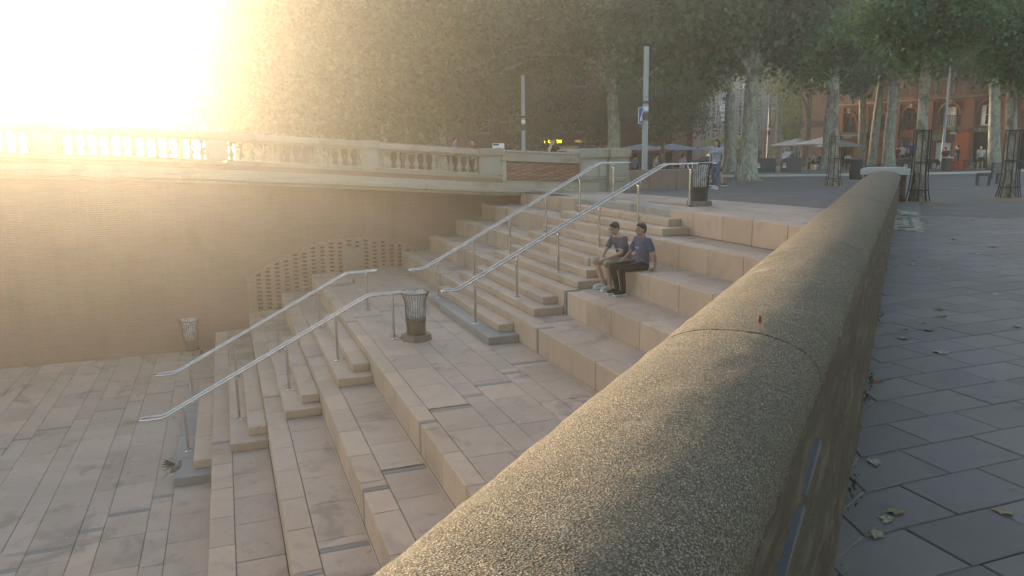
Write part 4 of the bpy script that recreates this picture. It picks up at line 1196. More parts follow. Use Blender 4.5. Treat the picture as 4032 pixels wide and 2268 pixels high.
# brick arcade building on the right
pa, pb_ = at(2108, 380, 66), at(2640, 380, 49.5)
F1 = Facade('brick_building', 'orange brick building with arched windows and shops on the right', pa, pb_)
def fx(dx): return F1.loc(dx)[0]
def fz(dx, dy): return F1.loc(dx, dy)[1]
HC = fz(2400, 236); ops = []; arches = []
for c_, w, ya, yb in ((2131, 34, 334, 284), (2208, 36, 331, 279), (2286, 40, 327, 273), (2383, 46, 318, 262), (2483, 50, 312, 255), (2590, 54, 308, 250)):
    a, b_ = fx(c_-w/2), fx(c_+w/2); za, zb = fz(c_, ya), fz(c_, yb); op = (a, b_, za, zb, (b_-a)/2); ops.append(op); arches.append(op)
doors = []
for xa, xb, yt in ((2118, 2147, 362), (2262, 2312, 345), (2348, 2404, 356), (2442, 2500, 332), (2562, 2620, 330)):
    a, b_ = fx(xa), fx(xb); zb = fz((xa+xb)/2, yt); doors.append((a, b_, 0, zb, 0)); ops.append(doors[-1])
F1.wall(BRICK_O, HC, ops)
for i, op in enumerate(arches):
    a, b_, za, zb, ri = op; cx, r = (a+b_)/2, (b_-a)/2
    # arch ring and keystone
    pts = [(cx-(r+.14)*math.cos(math.pi*j/14), -.03, zb-ri+(r+.14)*math.sin(math.pi*j/14)) for j in range(15)]
    MB().tube(pts, .11, 6).build('arch_ring', BRICK_O, F1.o)
    F1.part('keystone', CREAM, cx-.13, cx+.13, -.12, .05, zb-.02, zb+.32, .02)
    F1.part('brick_infill', BRICK_O, a, b_, .14, .27, za, zb)
    w = .48 if i < 3 else .36
    if i in (3, 4):
        x0, x1 = (fx(2372), fx(2396)) if i == 3 else (fx(2463), fx(2494)); z0, z1 = (fz(2384, 316), fz(2384, 270)) if i == 3 else (fz(2478, 312), fz(2478, 264))
        wo_ = F1.window((x0, x1, z0, z1, 0), WHITE, GLASS, .09)
        F1.part('sill', WHITE, x0-.08, x1+.08, -.02, .12, z0-.1, z0, 0, wo_)
        if i == 3:
            for j in (0, 1):
                xa = x0+(x1-x0)*j/2; F1.part('shutter', WHITE, xa+.015, xa+(x1-x0)/2-.015, .0, .04, z0, z1, .01, wo_)
                for q in range(9): F1.part('louvre', CREAM, xa+.06, xa+(x1-x0)/2-.06, -.012, .006, z0+.12+q*(z1-z0-.2)/9, z0+.12+q*(z1-z0-.2)/9+.03, 0, wo_)
        else:
            for j in (0, 1):
                xa = x0-.45 if j == 0 else x1-.02
                F1.part('shutter', WHITE, x0-.05 if j == 0 else x1-.28, x0+.28 if j == 0 else x1+.05, -.06, -.02, z0, z1, .01, wo_)
    else:
        F1.window((cx-w, cx+w, za+.05, zb-.35, 0), WOOD, GLASS, .1, 1, 2)
    F1.part('railing', IRON, a, b_, -.03, -.005, za, za+.04)
    for j in range(9): F1.part('railing_bar', IRON, a+(b_-a)*j/8-.012, a+(b_-a)*j/8+.012, -.03, -.005, za+.04, za+.75)
    F1.part('railing', IRON, a, b_, -.03, -.005, za+.75, za+.79)
for dx in (2110, 2172, 2248, 2330, 2432, 2530, 2632):
    x = fx(dx); F1.part('pilaster', BRICK_O, x-.42, x+.42, -.16, .02, 0, HC-.5)
for i, (a, b_, za, zb, ri) in enumerate(doors):
    F1.part('shop_front', (BLACKP, WOOD, ZINC, BLACKP, BLACKP)[i], a, b_, .24, .27, 0, zb)
a, b_ = fx(2350), fx(2387)
for j in (0, 1):
    xa = a+(b_-a)*j/2; dd = F1.part('door', WHITE, xa+.02, xa+(b_-a)/2-.02, .14, .2, 0, fz(2368, 360), .01)
    F1.part('handle', DARK, xa+(.62 if j == 0 else .14), xa+(.68 if j == 0 else .2), .1, .14, .8, 1.6, 0, dd)
for z0, z1, pr, m in ((HC-.52, HC-.30, .10, BRICK_O), (HC-.30, HC-.16, .22, CREAM), (HC-.16, HC, .32, BRICK_O)):
    F1.part('cornice', m, -.1, F1.L+.1, -pr, .05, z0, z1+.002)
F1.part('upper_wall', BRICK_D, 0, F1.L, 2.2, 2.6, HC+.02, HC+2.7)
F1.part('terrace_roof', WOOD, 0, F1.L, .1, 5, HC+2.7, HC+2.95)
for dx in (2340, 2383, 2436, 2484, 2560):
    F1.part('terrace_post', CREAM, fx(dx)-.08, fx(dx)+.08, .1, .26, HC, HC+2.7)
F1.part('terrace_rail', IRON, 0, F1.L, .05, .09, HC+.95, HC+1.0)
for j in range(60): F1.part('railing_bar', IRON, F1.L*j/60, F1.L*j/60+.025, .05, .08, HC, HC+.95)
# shop signs
awn = F1.part('awning', GREENAWN, fx(2108), fx(2192), -1.1, -.05, fz(2150, 349), fz(2150, 340))
F1.part('awning_top', GREENAWN, fx(2108), fx(2192), -1.05, -.02, fz(2150, 340), fz(2150, 334), .02)
F1.part('awning_edge', CREAM, fx(2108), fx(2192), -1.13, -1.1, fz(2150, 341), fz(2150, 339.5))
F1.txt('Au Saint Pierre', .42, CREAM, fx(2137), fz(2140, 345), -1.13, .95)
F1.part('shop_sign', BLACKP, fx(2346), fx(2405), -.2, -.02, fz(2375, 357), fz(2375, 328))
F1.txt('SANDWICH', .3, CREAM, fx(2359), fz(2360, 343), -.215, .8); F1.txt('GAUFRE', .3, CREAM, fx(2359), fz(2360, 350), -.215, .8)
F1.part('orange_panel', ORANGEW, fx(2405), fx(2440), -.21, -.17, .15, fz(2420, 335))
gp = F1.part('projecting_sign', plain('green_sign', (.0, .16, .08), .5), fx(2406), fx(2416), -.7, -.6, fz(2411, 333), fz(2411, 318))
F1.part('sign_foot', CREAM, fx(2404), fx(2418), -.72, -.58, fz(2411, 337), fz(2411, 333), 0, gp)
F1.part('fascia', CREAM, fx(2441), fx(2500), -.14, -.02, fz(2470, 331), fz(2470, 322))
F1.txt('BAR PARIS', .42, BLACKP, fx(2468), fz(2468, 326.5), -.155, 1)
F1.part('wall_lamp', LAMPO, fx(2140.5), fx(2141.8), -.35, -.30, fz(2141, 369), fz(2141, 366))
F1.part('menu_board', BLACKP, fx(2160), fx(2167), -.06, -.01, fz(2163, 388), fz(2163, 372)); F1.part('menu_sheet', CREAM, fx(2161.5), fx(2165.5), -.07, -.061, fz(2163, 385), fz(2163, 375))

# plain brick gable
F2 = Facade('brick_gable', 'tall blank pinkish brick gable behind the grey parasols', at(2013, 380, 86), at(2125, 380, 80))
F2.wall(BRICK_P, 9.8, [], back=12)
F2.part('dark_band', BRICK_D, .02, F2.L, -.03, .0, 4.6, 5.3)
# grey building with scaffolding; its unseen left run is added to block the sun
F3 = Facade('grey_building', 'pale grey rendered building under repair behind the scaffolding', at(1280, 380, 104), at(2030, 380, 108))
o3 = [(F3.loc(x)[0], F3.loc(x)[0]+1.2, z, z+1.9, 0) for x in (1790, 1820, 1855, 1890, 1925, 1965) for z in (.4, 3.6, 6.8, 10)]
F3.wall(GREYWALL, 13.5, o3, back=8)
for o_ in o3: F3.window(o_, WHITE, GLASS)
F3.part('orange_wall', BRICK_P, F3.loc(1925)[0], F3.loc(1968)[0], -.4, -.02, 0, 5.2)
F3.part('orange_pipe', ORANGEW, F3.loc(1918)[0], F3.loc(1921)[0], -.6, -.45, 0, 5.5)
F3.part('hoarding', WHITE, F3.loc(1842)[0], F3.loc(1885)[0], -1.6, -1.5, F3.loc(1860, 357)[1], F3.loc(1860, 341)[1])
S3 = thing('scaffolding', 'tall grey scaffolding tower hung with white banners behind the plane trees', 'scaffold', at(1785, 380, 98)-Vector((0, 0, 2.3)), math.atan2((at(1960, 380, 100)-at(1785, 380, 98)).y, (at(1960, 380, 100)-at(1785, 380, 98)).x))
LS = (at(1960, 380, 100)-at(1785, 380, 98)).length; x = 0; i = 0
while x < LS:
    for y in (0, 1.0): MB().tube([(x, y, 0), (x, y, 10.6)], .05, 6).build('standard', ZINC, S3)
    for z in range(1, 6):
        MB().tube([(x, 0, z*2), (x, 1, z*2)], .05, 5).build('transom', ZINC, S3)
    if i % 2 == 0:
        for dxx in (.25, .75): MB().tube([(x+dxx, .2, 0), (x+dxx, .2, 10.4)], .045, 5).build('ladder_rail', ZINC, S3)
        for z in range(26): MB().tube([(x+.25, .2, .3+z*.4), (x+.75, .2, .3+z*.4)], .04, 4).build('ladder_rung', ZINC, S3)
    if i % 2 == 1 and x+1.6 < LS:
        for z in range(5): MB().tube([(x, 0, z*2), (x+1.6, 0, z*2+2)], .04, 5).build('brace', ZINC, S3)
    x += 1.6; i += 1
for z in range(1, 6):
    MB().tube([(0, 0, z*2), (LS, 0, z*2)], .05, 6).build('ledger', ZINC, S3); MB().tube([(0, 0, z*2+1), (LS, 0, z*2+1)], .045, 6).build('guard_rail', ZINC, S3)
    MB().box(0, LS, .1, 1, z*2-.06, z*2).build('platform', WOOD, S3)
def s3loc(dx, dy):
    p = at(dx, dy, 98); d = S3.matrix_basis.inverted() @ p; return d.x, d.z
for (x0, x1, y0, y1, tx, m) in ((1806, 1823, 264.5, 252, None, BLUEP), (1803, 1827, 281, 266, 'alphi', BLUEP), (1809, 1828, 305, 288, 'EIFFAGE', BLACKP)):
    (xa, za), (xb, zb) = s3loc(x0, y0), s3loc(x1, y1)
    bn = MB().box(xa, xb, -.12, -.08, za, zb).build('banner', WHITE, S3)
    if tx: text(tx, (zb-za)*.55, m, bn, ((xa+xb)/2, -.13, (za+zb)/2), (R(90), 0, 0), 'lettering', .005, 'CENTER', .8 if len(tx) > 5 else 1)
    else:
        for q in (0, 1): MB().box(xa+.1, xb-.1, -.14, -.121, za+.12+q*(zb-za)*.45, za+.3+q*(zb-za)*.45).build('banner_stripe', BLUEP, bn)
(xa, za), (xb, zb) = s3loc(1800, 218), s3loc(1832, 213)
MB().box(xa, xb, -.3, 1.2, za-.15, za).build('top_deck', ORANGEW, S3)
(xa, za), (xb, zb) = s3loc(1795, 366), s3loc(1905, 366)
# hedge between the scaffold and the square
hb = gat(1855, 80); hedge = thing('hedge', 'clipped green hedge with bright tips in front of the scaffolding', 'hedge', hb)
hm = leaves([(*((at(x, y, 80))-hb), .75) for x in (1800, 1815, 1842, 1856, 1870, 1884, 1940) for y in (358, 372, 388)], 3000, .22, 77, .3)
hc = link('foliage', hm, LIME, hedge); hc['kind'] = 'stuff'
MB().box(-2.5, 5, -.3, .3, -.2, .3).build('stems', BARK3, hedge)

# dark red building with cafes on the left
F4 = Facade('red_building', 'dark red brick building with lit cafe signs behind the trees', at(590, 380, 60), at(1748, 380, 63), 'building', -.45)
def hx(dx): return F4.loc(dx)[0]
def hz_(dx, dy): return F4.loc(dx, dy)[1]
o4 = []
for dx in range(640, 1740, 82):
    for (za, zb) in ((hz_(1460, 330), hz_(1460, 300)), (hz_(1460, 286), hz_(1460, 246)), (hz_(1460, 215), hz_(1460, 172)), (hz_(1460, 140), hz_(1460, 96))):
        o4.append((hx(dx)-.5, hx(dx)+.5, za, zb, 0))
zf = hz_(1460, 361)
fr = []
for xa, xb in ((1378, 1448), (1452, 1545), (1570, 1640), (1650, 1715), (1180, 1300), (900, 1010), (1040, 1150)): fr.append((hx(xa), hx(xb), 0, zf-.3, 0))
H4 = hz_(680, 12)
F4.wall(BRICK_D, H4, o4+fr, back=10)
for o_ in o4:
    wo_ = F4.window(o_, WOOD, GLASS); F4.part('sill', WOOD, o_[0]-.12, o_[1]+.12, -.14, .05, o_[2]-.14, o_[2], 0, wo_)
    if o_[2] > 4: 
        F4.part('balcony_rail', IRON, o_[0]-.1, o_[1]+.1, -.12, -.1, o_[2]+.7, o_[2]+.74, 0, wo_)
        for j in range(7): F4.part('balcony_bar', IRON, o_[0]-.1+j*.2-.01, o_[0]-.1+j*.2+.01, -.12, -.1, o_[2], o_[2]+.7, 0, wo_)
for o_ in fr: F4.part('shop_front', BLACKP, o_[0], o_[1], .24, .27, 0, o_[3])
F4.part('eaves', CREAM, -.3, F4.L+.3, -.7, .3, H4-.25, H4)
F4.part('eaves_gutter', ZINC, -.3, F4.L+.3, -.8, -.7, H4-.12, H4+.05)
F4.part('string_course', CREAM, 0, F4.L, -.1, .02, H4-1.0, H4-.85)
b = MB(); b.add([(-.4, -.8, H4), (F4.L+.4, -.8, H4), (F4.L+.4, 10, H4+2.2), (-.4, 10, H4+2.2)], [(0, 1, 2, 3)]); b.build('roof', BRICK_D, F4.o)
F4.part('fascia', BLACKP, hx(1368), hx(1548), -.18, -.02, hz_(1460, 363), hz_(1460, 348))
F4.txt('I   ONTON', .34, NEON, hx(1390), hz_(1390, 356.5), -.23, .85, .02)
F4.txt('PASTIS Ô MAITRE', .30, SIGNY, hx(1473), hz_(1473, 355.5), -.23, .78, .02)
F4.part('fascia', REDP, hx(1566), hx(1692), -.18, -.02, hz_(1630, 384), hz_(1630, 371))
F4.txt('Corallo', .36, CREAM, hx(1627), hz_(1627, 376), -.2)
F4.part('pink_corner', PINKW, hx(1741), hx(1760), -.25, 3, 0, 4.4)
F4.part('brick_corner', BRICK_P, hx(1690), hx(1727), -.12, .1, 0, 5.5)
F4.part('red_blade_sign', REDP, hx(1724), hx(1735), -.8, -.7, hz_(1730, 362), hz_(1730, 353))
for xa, xb in ((1398, 1420), (1424, 1452), (1470, 1500), (1506, 1538)):
    aw = MB(); x0, x1 = hx(xa), hx(xb); z1, z0 = hz_(1460, 366), hz_(1460, 374)
    aw.add([(x0, -.1, z1), (x1, -.1, z1), (x1+.1, -1.5, z0), (x0-.1, -1.5, z0), (x0, -.1, z1-.04), (x1, -.1, z1-.04), (x1+.1, -1.5, z0-.16), (x0-.1, -1.5, z0-.16)],
           [(0, 1, 2, 3), (7, 6, 5, 4), (3, 2, 6, 7), (0, 3, 7, 4), (1, 5, 6, 2)])
    aw.build('cream_awning', plain('cream_canvas_%d' % xa, (.34, .25, .13), .9), F4.o)
# squiggle of neon far left under the trees
MB().tube([(hx(920)+i*.05, -.2, hz_(930, 357)+.09*math.sin(i*1.3)) for i in range(18)], .02, 5).build('neon_tube', NEON, F4.o, True)

# ------------------------------------------------------------ street furniture
LGLASS = plain('lamp_glass', (.36, .38, .38), .2, 0, .05, 5, 0, .5)
STICK = plain('torn_sticker', (.10, .10, .105), .7, var=.5, scale=30)
def lamp(label, dx, k, top=4.95):
    p = gat(dx, k); t = thing('street_lamp', label, 'lamp post', p, 0, 'grey column street lamps'); h = top-p.z
    MB().tube([(0, 0, 0), (0, 0, h*.42), (0, 0, h-.95)], [.115, .108, .10], 18).build('pole', ZINC, t, 40)
    MB().lathe([(.13, 0), (.13, .25), (.118, .28)], (0, 0, 0), 18).build('base_sleeve', DARK, t, 40)
    hd = MB().lathe([(.085, 0), (.085, .85)], (0, 0, h-.95), 16).build('lamp_tube', LGLASS, t, 40)
    for i in range(8):
        w = 2*math.pi*i/8; c_, s_ = math.cos(w), math.sin(w)
        MB().box(-.013, .013, .083, .1, 0, .85).build('slat', ZINC, hd, False, (0, 0, h-.95), w)
    MB().lathe([(.101, 0), (.101, .09), (.07, .12)], (0, 0, h-.1), 18).build('cap', ZINC, t, 40)
    for i, (q, hh) in enumerate(((.60, .10), (.55, .16), (.48, .30))):
        MB().lathe([(.109, 0), (.109, hh)], (0, 0, h*q), 18, False).build('sticker', STICK if i != 1 else WHITE, t, 40)
    return t
L2 = lamp('tall grey column lamp carrying the blue crossing sign', 1622, 29.5)
lamp('grey column lamp rising behind the brick panel of the bridge', 1317, 40.5)
lamp('slim grey column lamp between the pale plane tree and the crossing sign', 1564, 67)
lamp('farthest grey column lamp, left of the white notice board', 1276, 90)
lamp('grey column lamp behind the dark waste containers', 1932, 62)
# crossing sign
sp = at(1616, 291, 29.2); sg = thing('crossing_sign', 'square blue pedestrian crossing sign on the tall lamp', 'sign', sp, R(298))
WP = plain('sign_white', (.8, .8, .8), .4, var=.02, bump=0)
MB().box(-.27, .27, 0, .02, -.30, .30, .01).build('plate', WP, sg)
MB().box(-.25, .25, -.006, -.002, -.28, .28).build('blue_field', BLUEP, sg)
b = MB(); b.add([(-.2, -.010, -.2), (.2, -.010, -.2), (0, -.010, .22), (-.2, -.007, -.2), (.2, -.007, -.2), (0, -.007, .22)], [(0, 1, 2), (5, 4, 3), (0, 3, 4, 1), (1, 4, 5, 2), (2, 5, 3, 0)]); b.build('white_triangle', WP, sg)
b = MB().ball((.01, -.014, .085), (.025, .004, .025), 8, 6)
for p_ in ([(0, 0, .055), (0, 0, -.04)], [(0, 0, -.04), (-.05, 0, -.15)], [(0, 0, -.04), (.045, 0, -.15)], [(0, 0, .04), (-.05, 0, -.02)], [(0, 0, .04), (.05, 0, -.01)]):
    b.tube([(x, -.014, z) for x, y, z in p_], .012, 5)
b.build('walking_figure', BLACKP, sg)
b = MB()
for i in range(5): b.box(-.17+i*.075, -.13+i*.075, -.015, -.011, -.185, -.155)
b.build('crossing_stripes', BLACKP, sg)
MB().box(-.03, .03, .02, .2, -.03, .03).build('bracket', ZINC, sg)
# white notice board behind the bridge parapet
nb = at(1254, 370, 31); t = thing('notice_board', 'white notice board with blue lines behind the bridge parapet', 'board', (nb.x, nb.y, -.1), math.atan2(FW.y, FW.x)-math.pi/2+.2)
z = nb.z+.1
MB().box(-.24, .24, 0, .04, z-.17, z+.15, .005).build('panel', WHITE, t)
MB().box(-.22, .02, -.006, -.001, z+.06, z+.13).build('dark_heading', DARK, t)
for q in (0, 1): MB().box(-.19+q*.06, .08+q*.06, -.006, -.001, z-.05-q*.06, z-.03-q*.06).build('text_line', BLUEP, t)
for xx in (-.2, .2): MB().tube([(xx, .02, 0), (xx, .02, z-.17)], .02, 6).build('leg', ZINC, t)
# tall slim mast on the right
p = gat(2372, 50.5); t = thing('tall_mast', 'slim grey mast with stacked spotlights in front of the shop sign', 'lamp post', p)
MB().tube([(0, 0, 0), (0, 0, 3), (0, 0, 7.4)], [.10, .085, .06], 12).build('pole', ZINC, t, 40)
for q in (5.6, 6.1, 6.6):
    MB().tube([(0, 0, q), (.1, -.22, q+.1)], .05, 8).build('spotlight', ZINC, t)
# waste containers
def container(label, dx, k):
    p = gat(dx, k, .11); t = thing('waste_container', label, 'container', p, math.atan2(FW.y, FW.x)-math.pi/2-.35, 'dark waste containers')
    b = MB(); P = [(-.62, 0)]+[(-.62+.35*(1-math.cos(R(a))), .55+.33*math.sin(R(a))) for a in range(0, 91, 15)]+[(.62, .84), (.62, 0)]
    n = len(P); b.add([(x, -.55, z) for x, z in P]+[(x, .55, z) for x, z in P], [tuple(range(n)), tuple(range(n, 2*n))[::-1]]+[(i, (i+1) % n, n+(i+1) % n, n+i) for i in range(n)])
    me = b.mesh('body'); fixn(me); link('body', me, BINGREY, t)
    MB().box(-.60, -.02, -.567, -.552, .05, .66, .004).build('front_panel', BINGREY, t)
    MB().box(-.50, -.28, -.580, -.568, .38, .62).build('red_label', REDP, t); MB().box(-.50, -.28, -.580, -.568, .28, .38).build('white_label', WHITE, t)
    for q in range(3): MB().box(-.47, -.31, -.586, -.581, .41+q*.06, .44+q*.06).build('label_line', WHITE, t)
    MB().tube([(.1, 0, .84), (.1, 0, 1.1)], .03, 6).build('post', BLACKP, t)
    MB().box(-.15, .5, -.35, .35, .84, .87, .01).build('lid', DARK, t)
container('dark grey waste container with red label, right beside the thickest trunk', 1927, 48.5)
container('dark grey waste container with red label, in front of the blue car', 1992, 48.5)
# round street bins
def roundbin(label, dx, k, mat, bag):
    p = gat(dx, k); t = thing('street_bin', label, 'bin', p)
    MB().lathe([(.26, 0), (.28, .05), (.29, .9), (.25, .92)], (0, 0, 0), 20).build('drum', mat, t, 40)
    for i in range(20):
        w = 2*math.pi*i/20; MB().box(-.02, .02, .282, .3, .06, .86).build('slat', mat, t, False, (0, 0, 0), w)
    if bag: MB().lathe([(.31, .88), (.33, .93), (.28, .96), (.2, .93)], (0, 0, 0), 20).build('bag_rim', FILM if False else CREAM, t, True)
    else: MB().lathe([(.31, .90), (.31, .95), (.1, 1.02)], (0, 0, 0), 20).build('lid', IRON, t, 40)
roundbin('brown slatted round bin with a pale bag rim near the red suitcase', 2385, 47.5, RUST, True)
roundbin('dark round street bin just left of the parapet end', 2157, 37, IRON, False)
# bench
p = gat(2493, 28.3); q = gat(2556, 29.2); t = thing('bench', 'grey wooden slatted bench between the two iron tree guards', 'bench', p, math.atan2((q-p).y, (q-p).x)); LB = 1.5
for x in (.05, LB-.05):
    MB().box(x-.05, x+.05, -.06, .02, 0, .42).build('leg', DARK, t); MB().box(x-.05, x+.05, .38, .45, 0, .42).build('leg', DARK, t)
    MB().box(x-.04, x+.04, -.12, -.06, .25, .86).build('back_post', DARK, t)
    MB().box(x-.05, x+.05, -.06, .45, .36, .41).build('seat_bearer', DARK, t)
for i in range(4): MB().box(0, LB, -.03+i*.12, .07+i*.12, .42, .455, .008).build('seat_slat', WOOD, t)
for i in range(3): MB().box(0, LB, -.175, -.125, .50+i*.125, .60+i*.125, .008).build('back_slat', WOOD, t)
# parasols
CANV = plain('grey_canvas', (.27, .31, .38), .85, var=.06, bump=.05); CANB = plain('black_canvas', (.045, .045, .05), .85)
def parasol(label, dx, dy_top, k, w, mat, drop=.16):
    p = gat(dx, k); zt_ = at(dx, dy_top, k).z-p.z; t = thing('parasol', label, 'parasol', p, math.atan2(FW.y, FW.x)+.5, 'cafe parasols'); r = w/2*1.25
    b = MB(); n = 4; V = [(0, 0, zt_)]; 
    for i in range(n): a = math.pi/4+math.pi/2*i; V.append((r*math.cos(a), r*math.sin(a), zt_-w*drop))
    V += [(x, y, z-.03) for x, y, z in V]; m = n+1
    F = [(0, 1+i, 1+(i+1) % n) for i in range(n)]+[(m, m+1+(i+1) % n, m+1+i) for i in range(n)]+[(1+i, m+1+i, m+1+(i+1) % n, 1+(i+1) % n) for i in range(n)]
    b.add(V, F); b.build('canopy', mat, t)
    MB().tube([(0, 0, 0), (0, 0, zt_-.05)], .035, 8).build('pole', DARK, t)
    MB().box(-.3, .3, -.3, .3, 0, .06, .01).build('foot', DARK, t)
    for i in range(4):
        a = math.pi/4+math.pi/2*i; MB().tube([(0, 0, zt_-w*drop-.35), (r*.55*math.cos(a), r*.55*math.sin(a), zt_-w*drop*.6)], .018, 5).build('rib', DARK, t)
    return t
parasol('grey parasol left of the dark forked tree, beside the blue car', 2004, 348, 66, 3.6, CANV)
parasol('grey parasol right of the dark forked tree', 2068, 345, 62, 3.8, CANV, .14)
parasol('grey parasol under the green awning', 2112, 352, 58, 3.0, CANV)
parasol('grey parasol right behind the tall lamp with the crossing sign', 1612, 362, 50, 3.0, CANV, .12)
parasol('grey parasol at the pink corner of the cafe', 1690, 361, 48, 3.0, CANV, .12)
parasol('grey parasol behind the walking woman', 1815, 361, 56, 3.0, CANV, .12)
parasol('black parasol right of the leaning woman', 1478, 366, 48, 3.0, CANB, .12)
parasol('black parasol left of the leaning woman', 1400, 370, 47, 2.8, CANB, .12)
# cafe chairs and tables
def chair(p, rz, label):
    t = thing('cafe_chair', label, 'chair', p, rz, 'dark cafe chairs')
    MB().box(-.21, .21, -.21, .21, .43, .46, .01).build('seat', BLACKP, t); MB().box(-.20, .20, .19, .22, .55, .86, .01).build('backrest', BLACKP, t)
    for x in (-.19, .19):
        MB().tube([(x, -.19, 0), (x, -.19, .43)], .014, 5).build('leg', ZINC, t); MB().tube([(x, .2, 0), (x, .2, .86)], .014, 5).build('leg', ZINC, t)
    return t
def ctable(p, label):
    t = thing('cafe_table', label, 'table', p, 0, 'round cafe tables')
    MB().lathe([(.33, .70), (.34, .71), (.34, .73)], (0, 0, 0), 18).build('tabletop', DARK, t, 40); MB().tube([(0, 0, 0), (0, 0, .7)], .03, 8).build('leg', DARK, t); MB().lathe([(.2, 0), (.2, .02), (.05, .04)], (0, 0, 0), 14).build('base', DARK, t, 40)
k = random.Random(33)
for zone, places in (('behind the low granite wall', [(1590, 43), (1640, 45), (1690, 42), (1722, 46)]), ('under the grey parasols', [(2050, 60), (2066, 58), (2078, 63)]), ('before the green awning shop', [(2125, 56), (2150, 54), (2172, 55)]), ('in front of the dark bar', [(2428, 50.5), (2446, 51), (2462, 51.5)])):
    for i, (dx, kk) in enumerate(places):
        p = gat(dx, kk); ctable(p, 'round dark cafe table '+zone)
        for j in range(2):
            a = k.uniform(0, 6); q = ground(p.x+.6*math.cos(a), p.y+.6*math.sin(a)); chair(q, a+math.pi/2+math.pi, 'dark cafe chair '+zone)
# ------------------------------------------------------------ cars
def car_paint(name, col):
    n = N(name); n.bsdf(col, .3, .2, None, .5, **{'Coat Weight': .6}); return n.m
TYRE = plain('tyre_rubber', (.02, .02, .02), .9)
def car(label, p, rz, paint, L=4.2, Wd=1.72, Hh=1.45, open_top=False):
    t = thing('car', label, 'car', p, rz, 'cars on the square')
    hl = L/2
    low = [(-hl, .32), (-hl+.05, .62), (-hl+.25, .84), (-.28*L, .92), (.16*L, .90), (hl-.35, .76), (hl-.05, .6), (hl, .35)]
    def loft(sec, w0, taper):
        b = MB(); n = len(sec); V = []
        for s_, q in ((-1, 1), (-1, .0), (1, .0), (1, 1)):
            pass
        for y, ins in ((-Wd/2, 1), (-Wd/2+.10, 0), (Wd/2-.10, 0), (Wd/2, 1)):
            for x, z in sec: V.append((x*(1-.02*ins), y, z-.05*ins if z > .5 else z))
        for a in range(3):
            for i in range(n-1): V and b
        F = [(a*n+i, a*n+i+1, (a+1)*n+i+1, (a+1)*n+i) for a in range(3) for i in range(n-1)]
        F += [tuple(range(n))+(), tuple(range(3*n, 4*n))[::-1]]
        F += [(a*n, (a+1)*n, (a+1)*n+n-1, a*n+n-1) for a in range(3)]
        b.add(V, F); me = b.mesh('body', 30); fixn(me); return me
    body = link('body', loft(low, 0, 0), paint, t)
    if not open_top:
        cab = [(-.34*L, .86), (-.24*L, 1.30), (-.13*L, Hh), (.06*L, Hh-.02), (.13*L, 1.3), (.27*L, .84)]
        V = []; n = len(cab)
        for y, q in ((-Wd/2+.07, 0), (Wd/2-.07, 0)):
            sgn = -1 if y < 0 else 1
            for x, z in cab: V.append((x, y-sgn*.20*(z-.85)/.6, z))
        b = MB(); b.add(V, [tuple(range(n)), tuple(range(n, 2*n))[::-1]]+[(i, i+1, n+i+1, n+i) for i in range(n-1)]+[(n-1, 0, n, 2*n-1)])
        me = b.mesh('cabin', 30); fixn(me); cb = link('cabin', me, GLASS, t)
        MB().box(-.14*L, .07*L, -Wd/2+.26, Wd/2-.26, Hh-.015, Hh+.02, .015).build('roof', paint, cb)
        for y in (-1, 1):
            for (a, c_) in (((-.345*L, .86), (-.14*L, Hh)), ((.275*L, .84), (.065*L, Hh)), ((-.05*L, .88), (-.05*L, Hh))):
                MB().tube([(a[0], y*(Wd/2-.07), a[1]), (c_[0], y*(Wd/2-.26), c_[1])], .035, 6).build('pillar', paint, cb)
    else:
        for y in (-1, 1): MB().tube([(.2*L, y*(Wd/2-.1), .88), (.1*L, y*(Wd/2-.16), 1.35)], .03, 6).build('windscreen_post', WHITE, t)
        MB().tube([(.1*L, -(Wd/2-.16), 1.35), (.1*L, Wd/2-.16, 1.35)], .03, 6).build('windscreen_top', WHITE, t)
        MB().box(-.3*L, .1*L, -Wd/2+.12, Wd/2-.12, .86, .93).build('interior', BLACKP, t)
    for x in (-.31*L, .31*L):
        for y in (-1, 1):
            w = MB().lathe([(.2, -.1), (.31, -.09), (.325, 0), (.31, .09), (.2, .1)], (0, 0, 0), 18).xf(Matrix.Translation((x, y*(Wd/2-.08), .32)) @ Matrix.Rotation(R(90), 4, 'X')).build('wheel', TYRE, t, 40)
            MB().lathe([(.2, -.02), (.19, .03), (.05, .05)], (0, 0, 0), 14).xf(Matrix.Translation((x, y*(Wd/2-.0), .32)) @ Matrix.Rotation(R(90)*-y, 4, 'X')).build('rim', ZINC, w, 40)
    for y in (-1, 1):
        MB().box(hl-.2, hl-.02, y*.55-.17, y*.55+.17, .58, .68, .02).build('headlight', LGLASS, t)
        MB().box(-hl+.02, -hl+.09, y*.6-.14, y*.6+.14, .6, .74, .01).build('tail_light', REDP, t)
    MB().box(-hl-.01, -hl+.03, -.26, .26, .40, .52).build('number_plate', WHITE, t)
    return t
vdir = math.atan2(FW.y, FW.x)
car('blue car with a white reflection on its bonnet behind the waste container', gat(1998, 84), vdir-R(68), car_paint('blue_car_paint', (.05, .17, .60)))
car('black car parked behind the walking woman', gat(1803, 60), vdir+R(90), car_paint('black_car_paint', (.012, .012, .014)))
JP = gat(2292, 53.5)
jeep = car('dark open topped car carrying people in front of the brick arcade', JP, vdir-R(72), car_paint('dark_car_paint', (.012, .013, .016)), 4.0, 1.7, 1.45, True)
for (x, y, z, m) in ((1.97, -.55, .62, LAMPO), (1.97, .55, .62, LAMPW), (1.99, .45, .5, LAMPO)):
    MB().lathe([(.06, 0), (.075, .02), (.03, .04)], (0, 0, 0), 10).xf(Matrix.Translation((x, y, z)) @ Matrix.Rotation(R(90), 4, 'Y')).build('lamp', m, jeep, True)
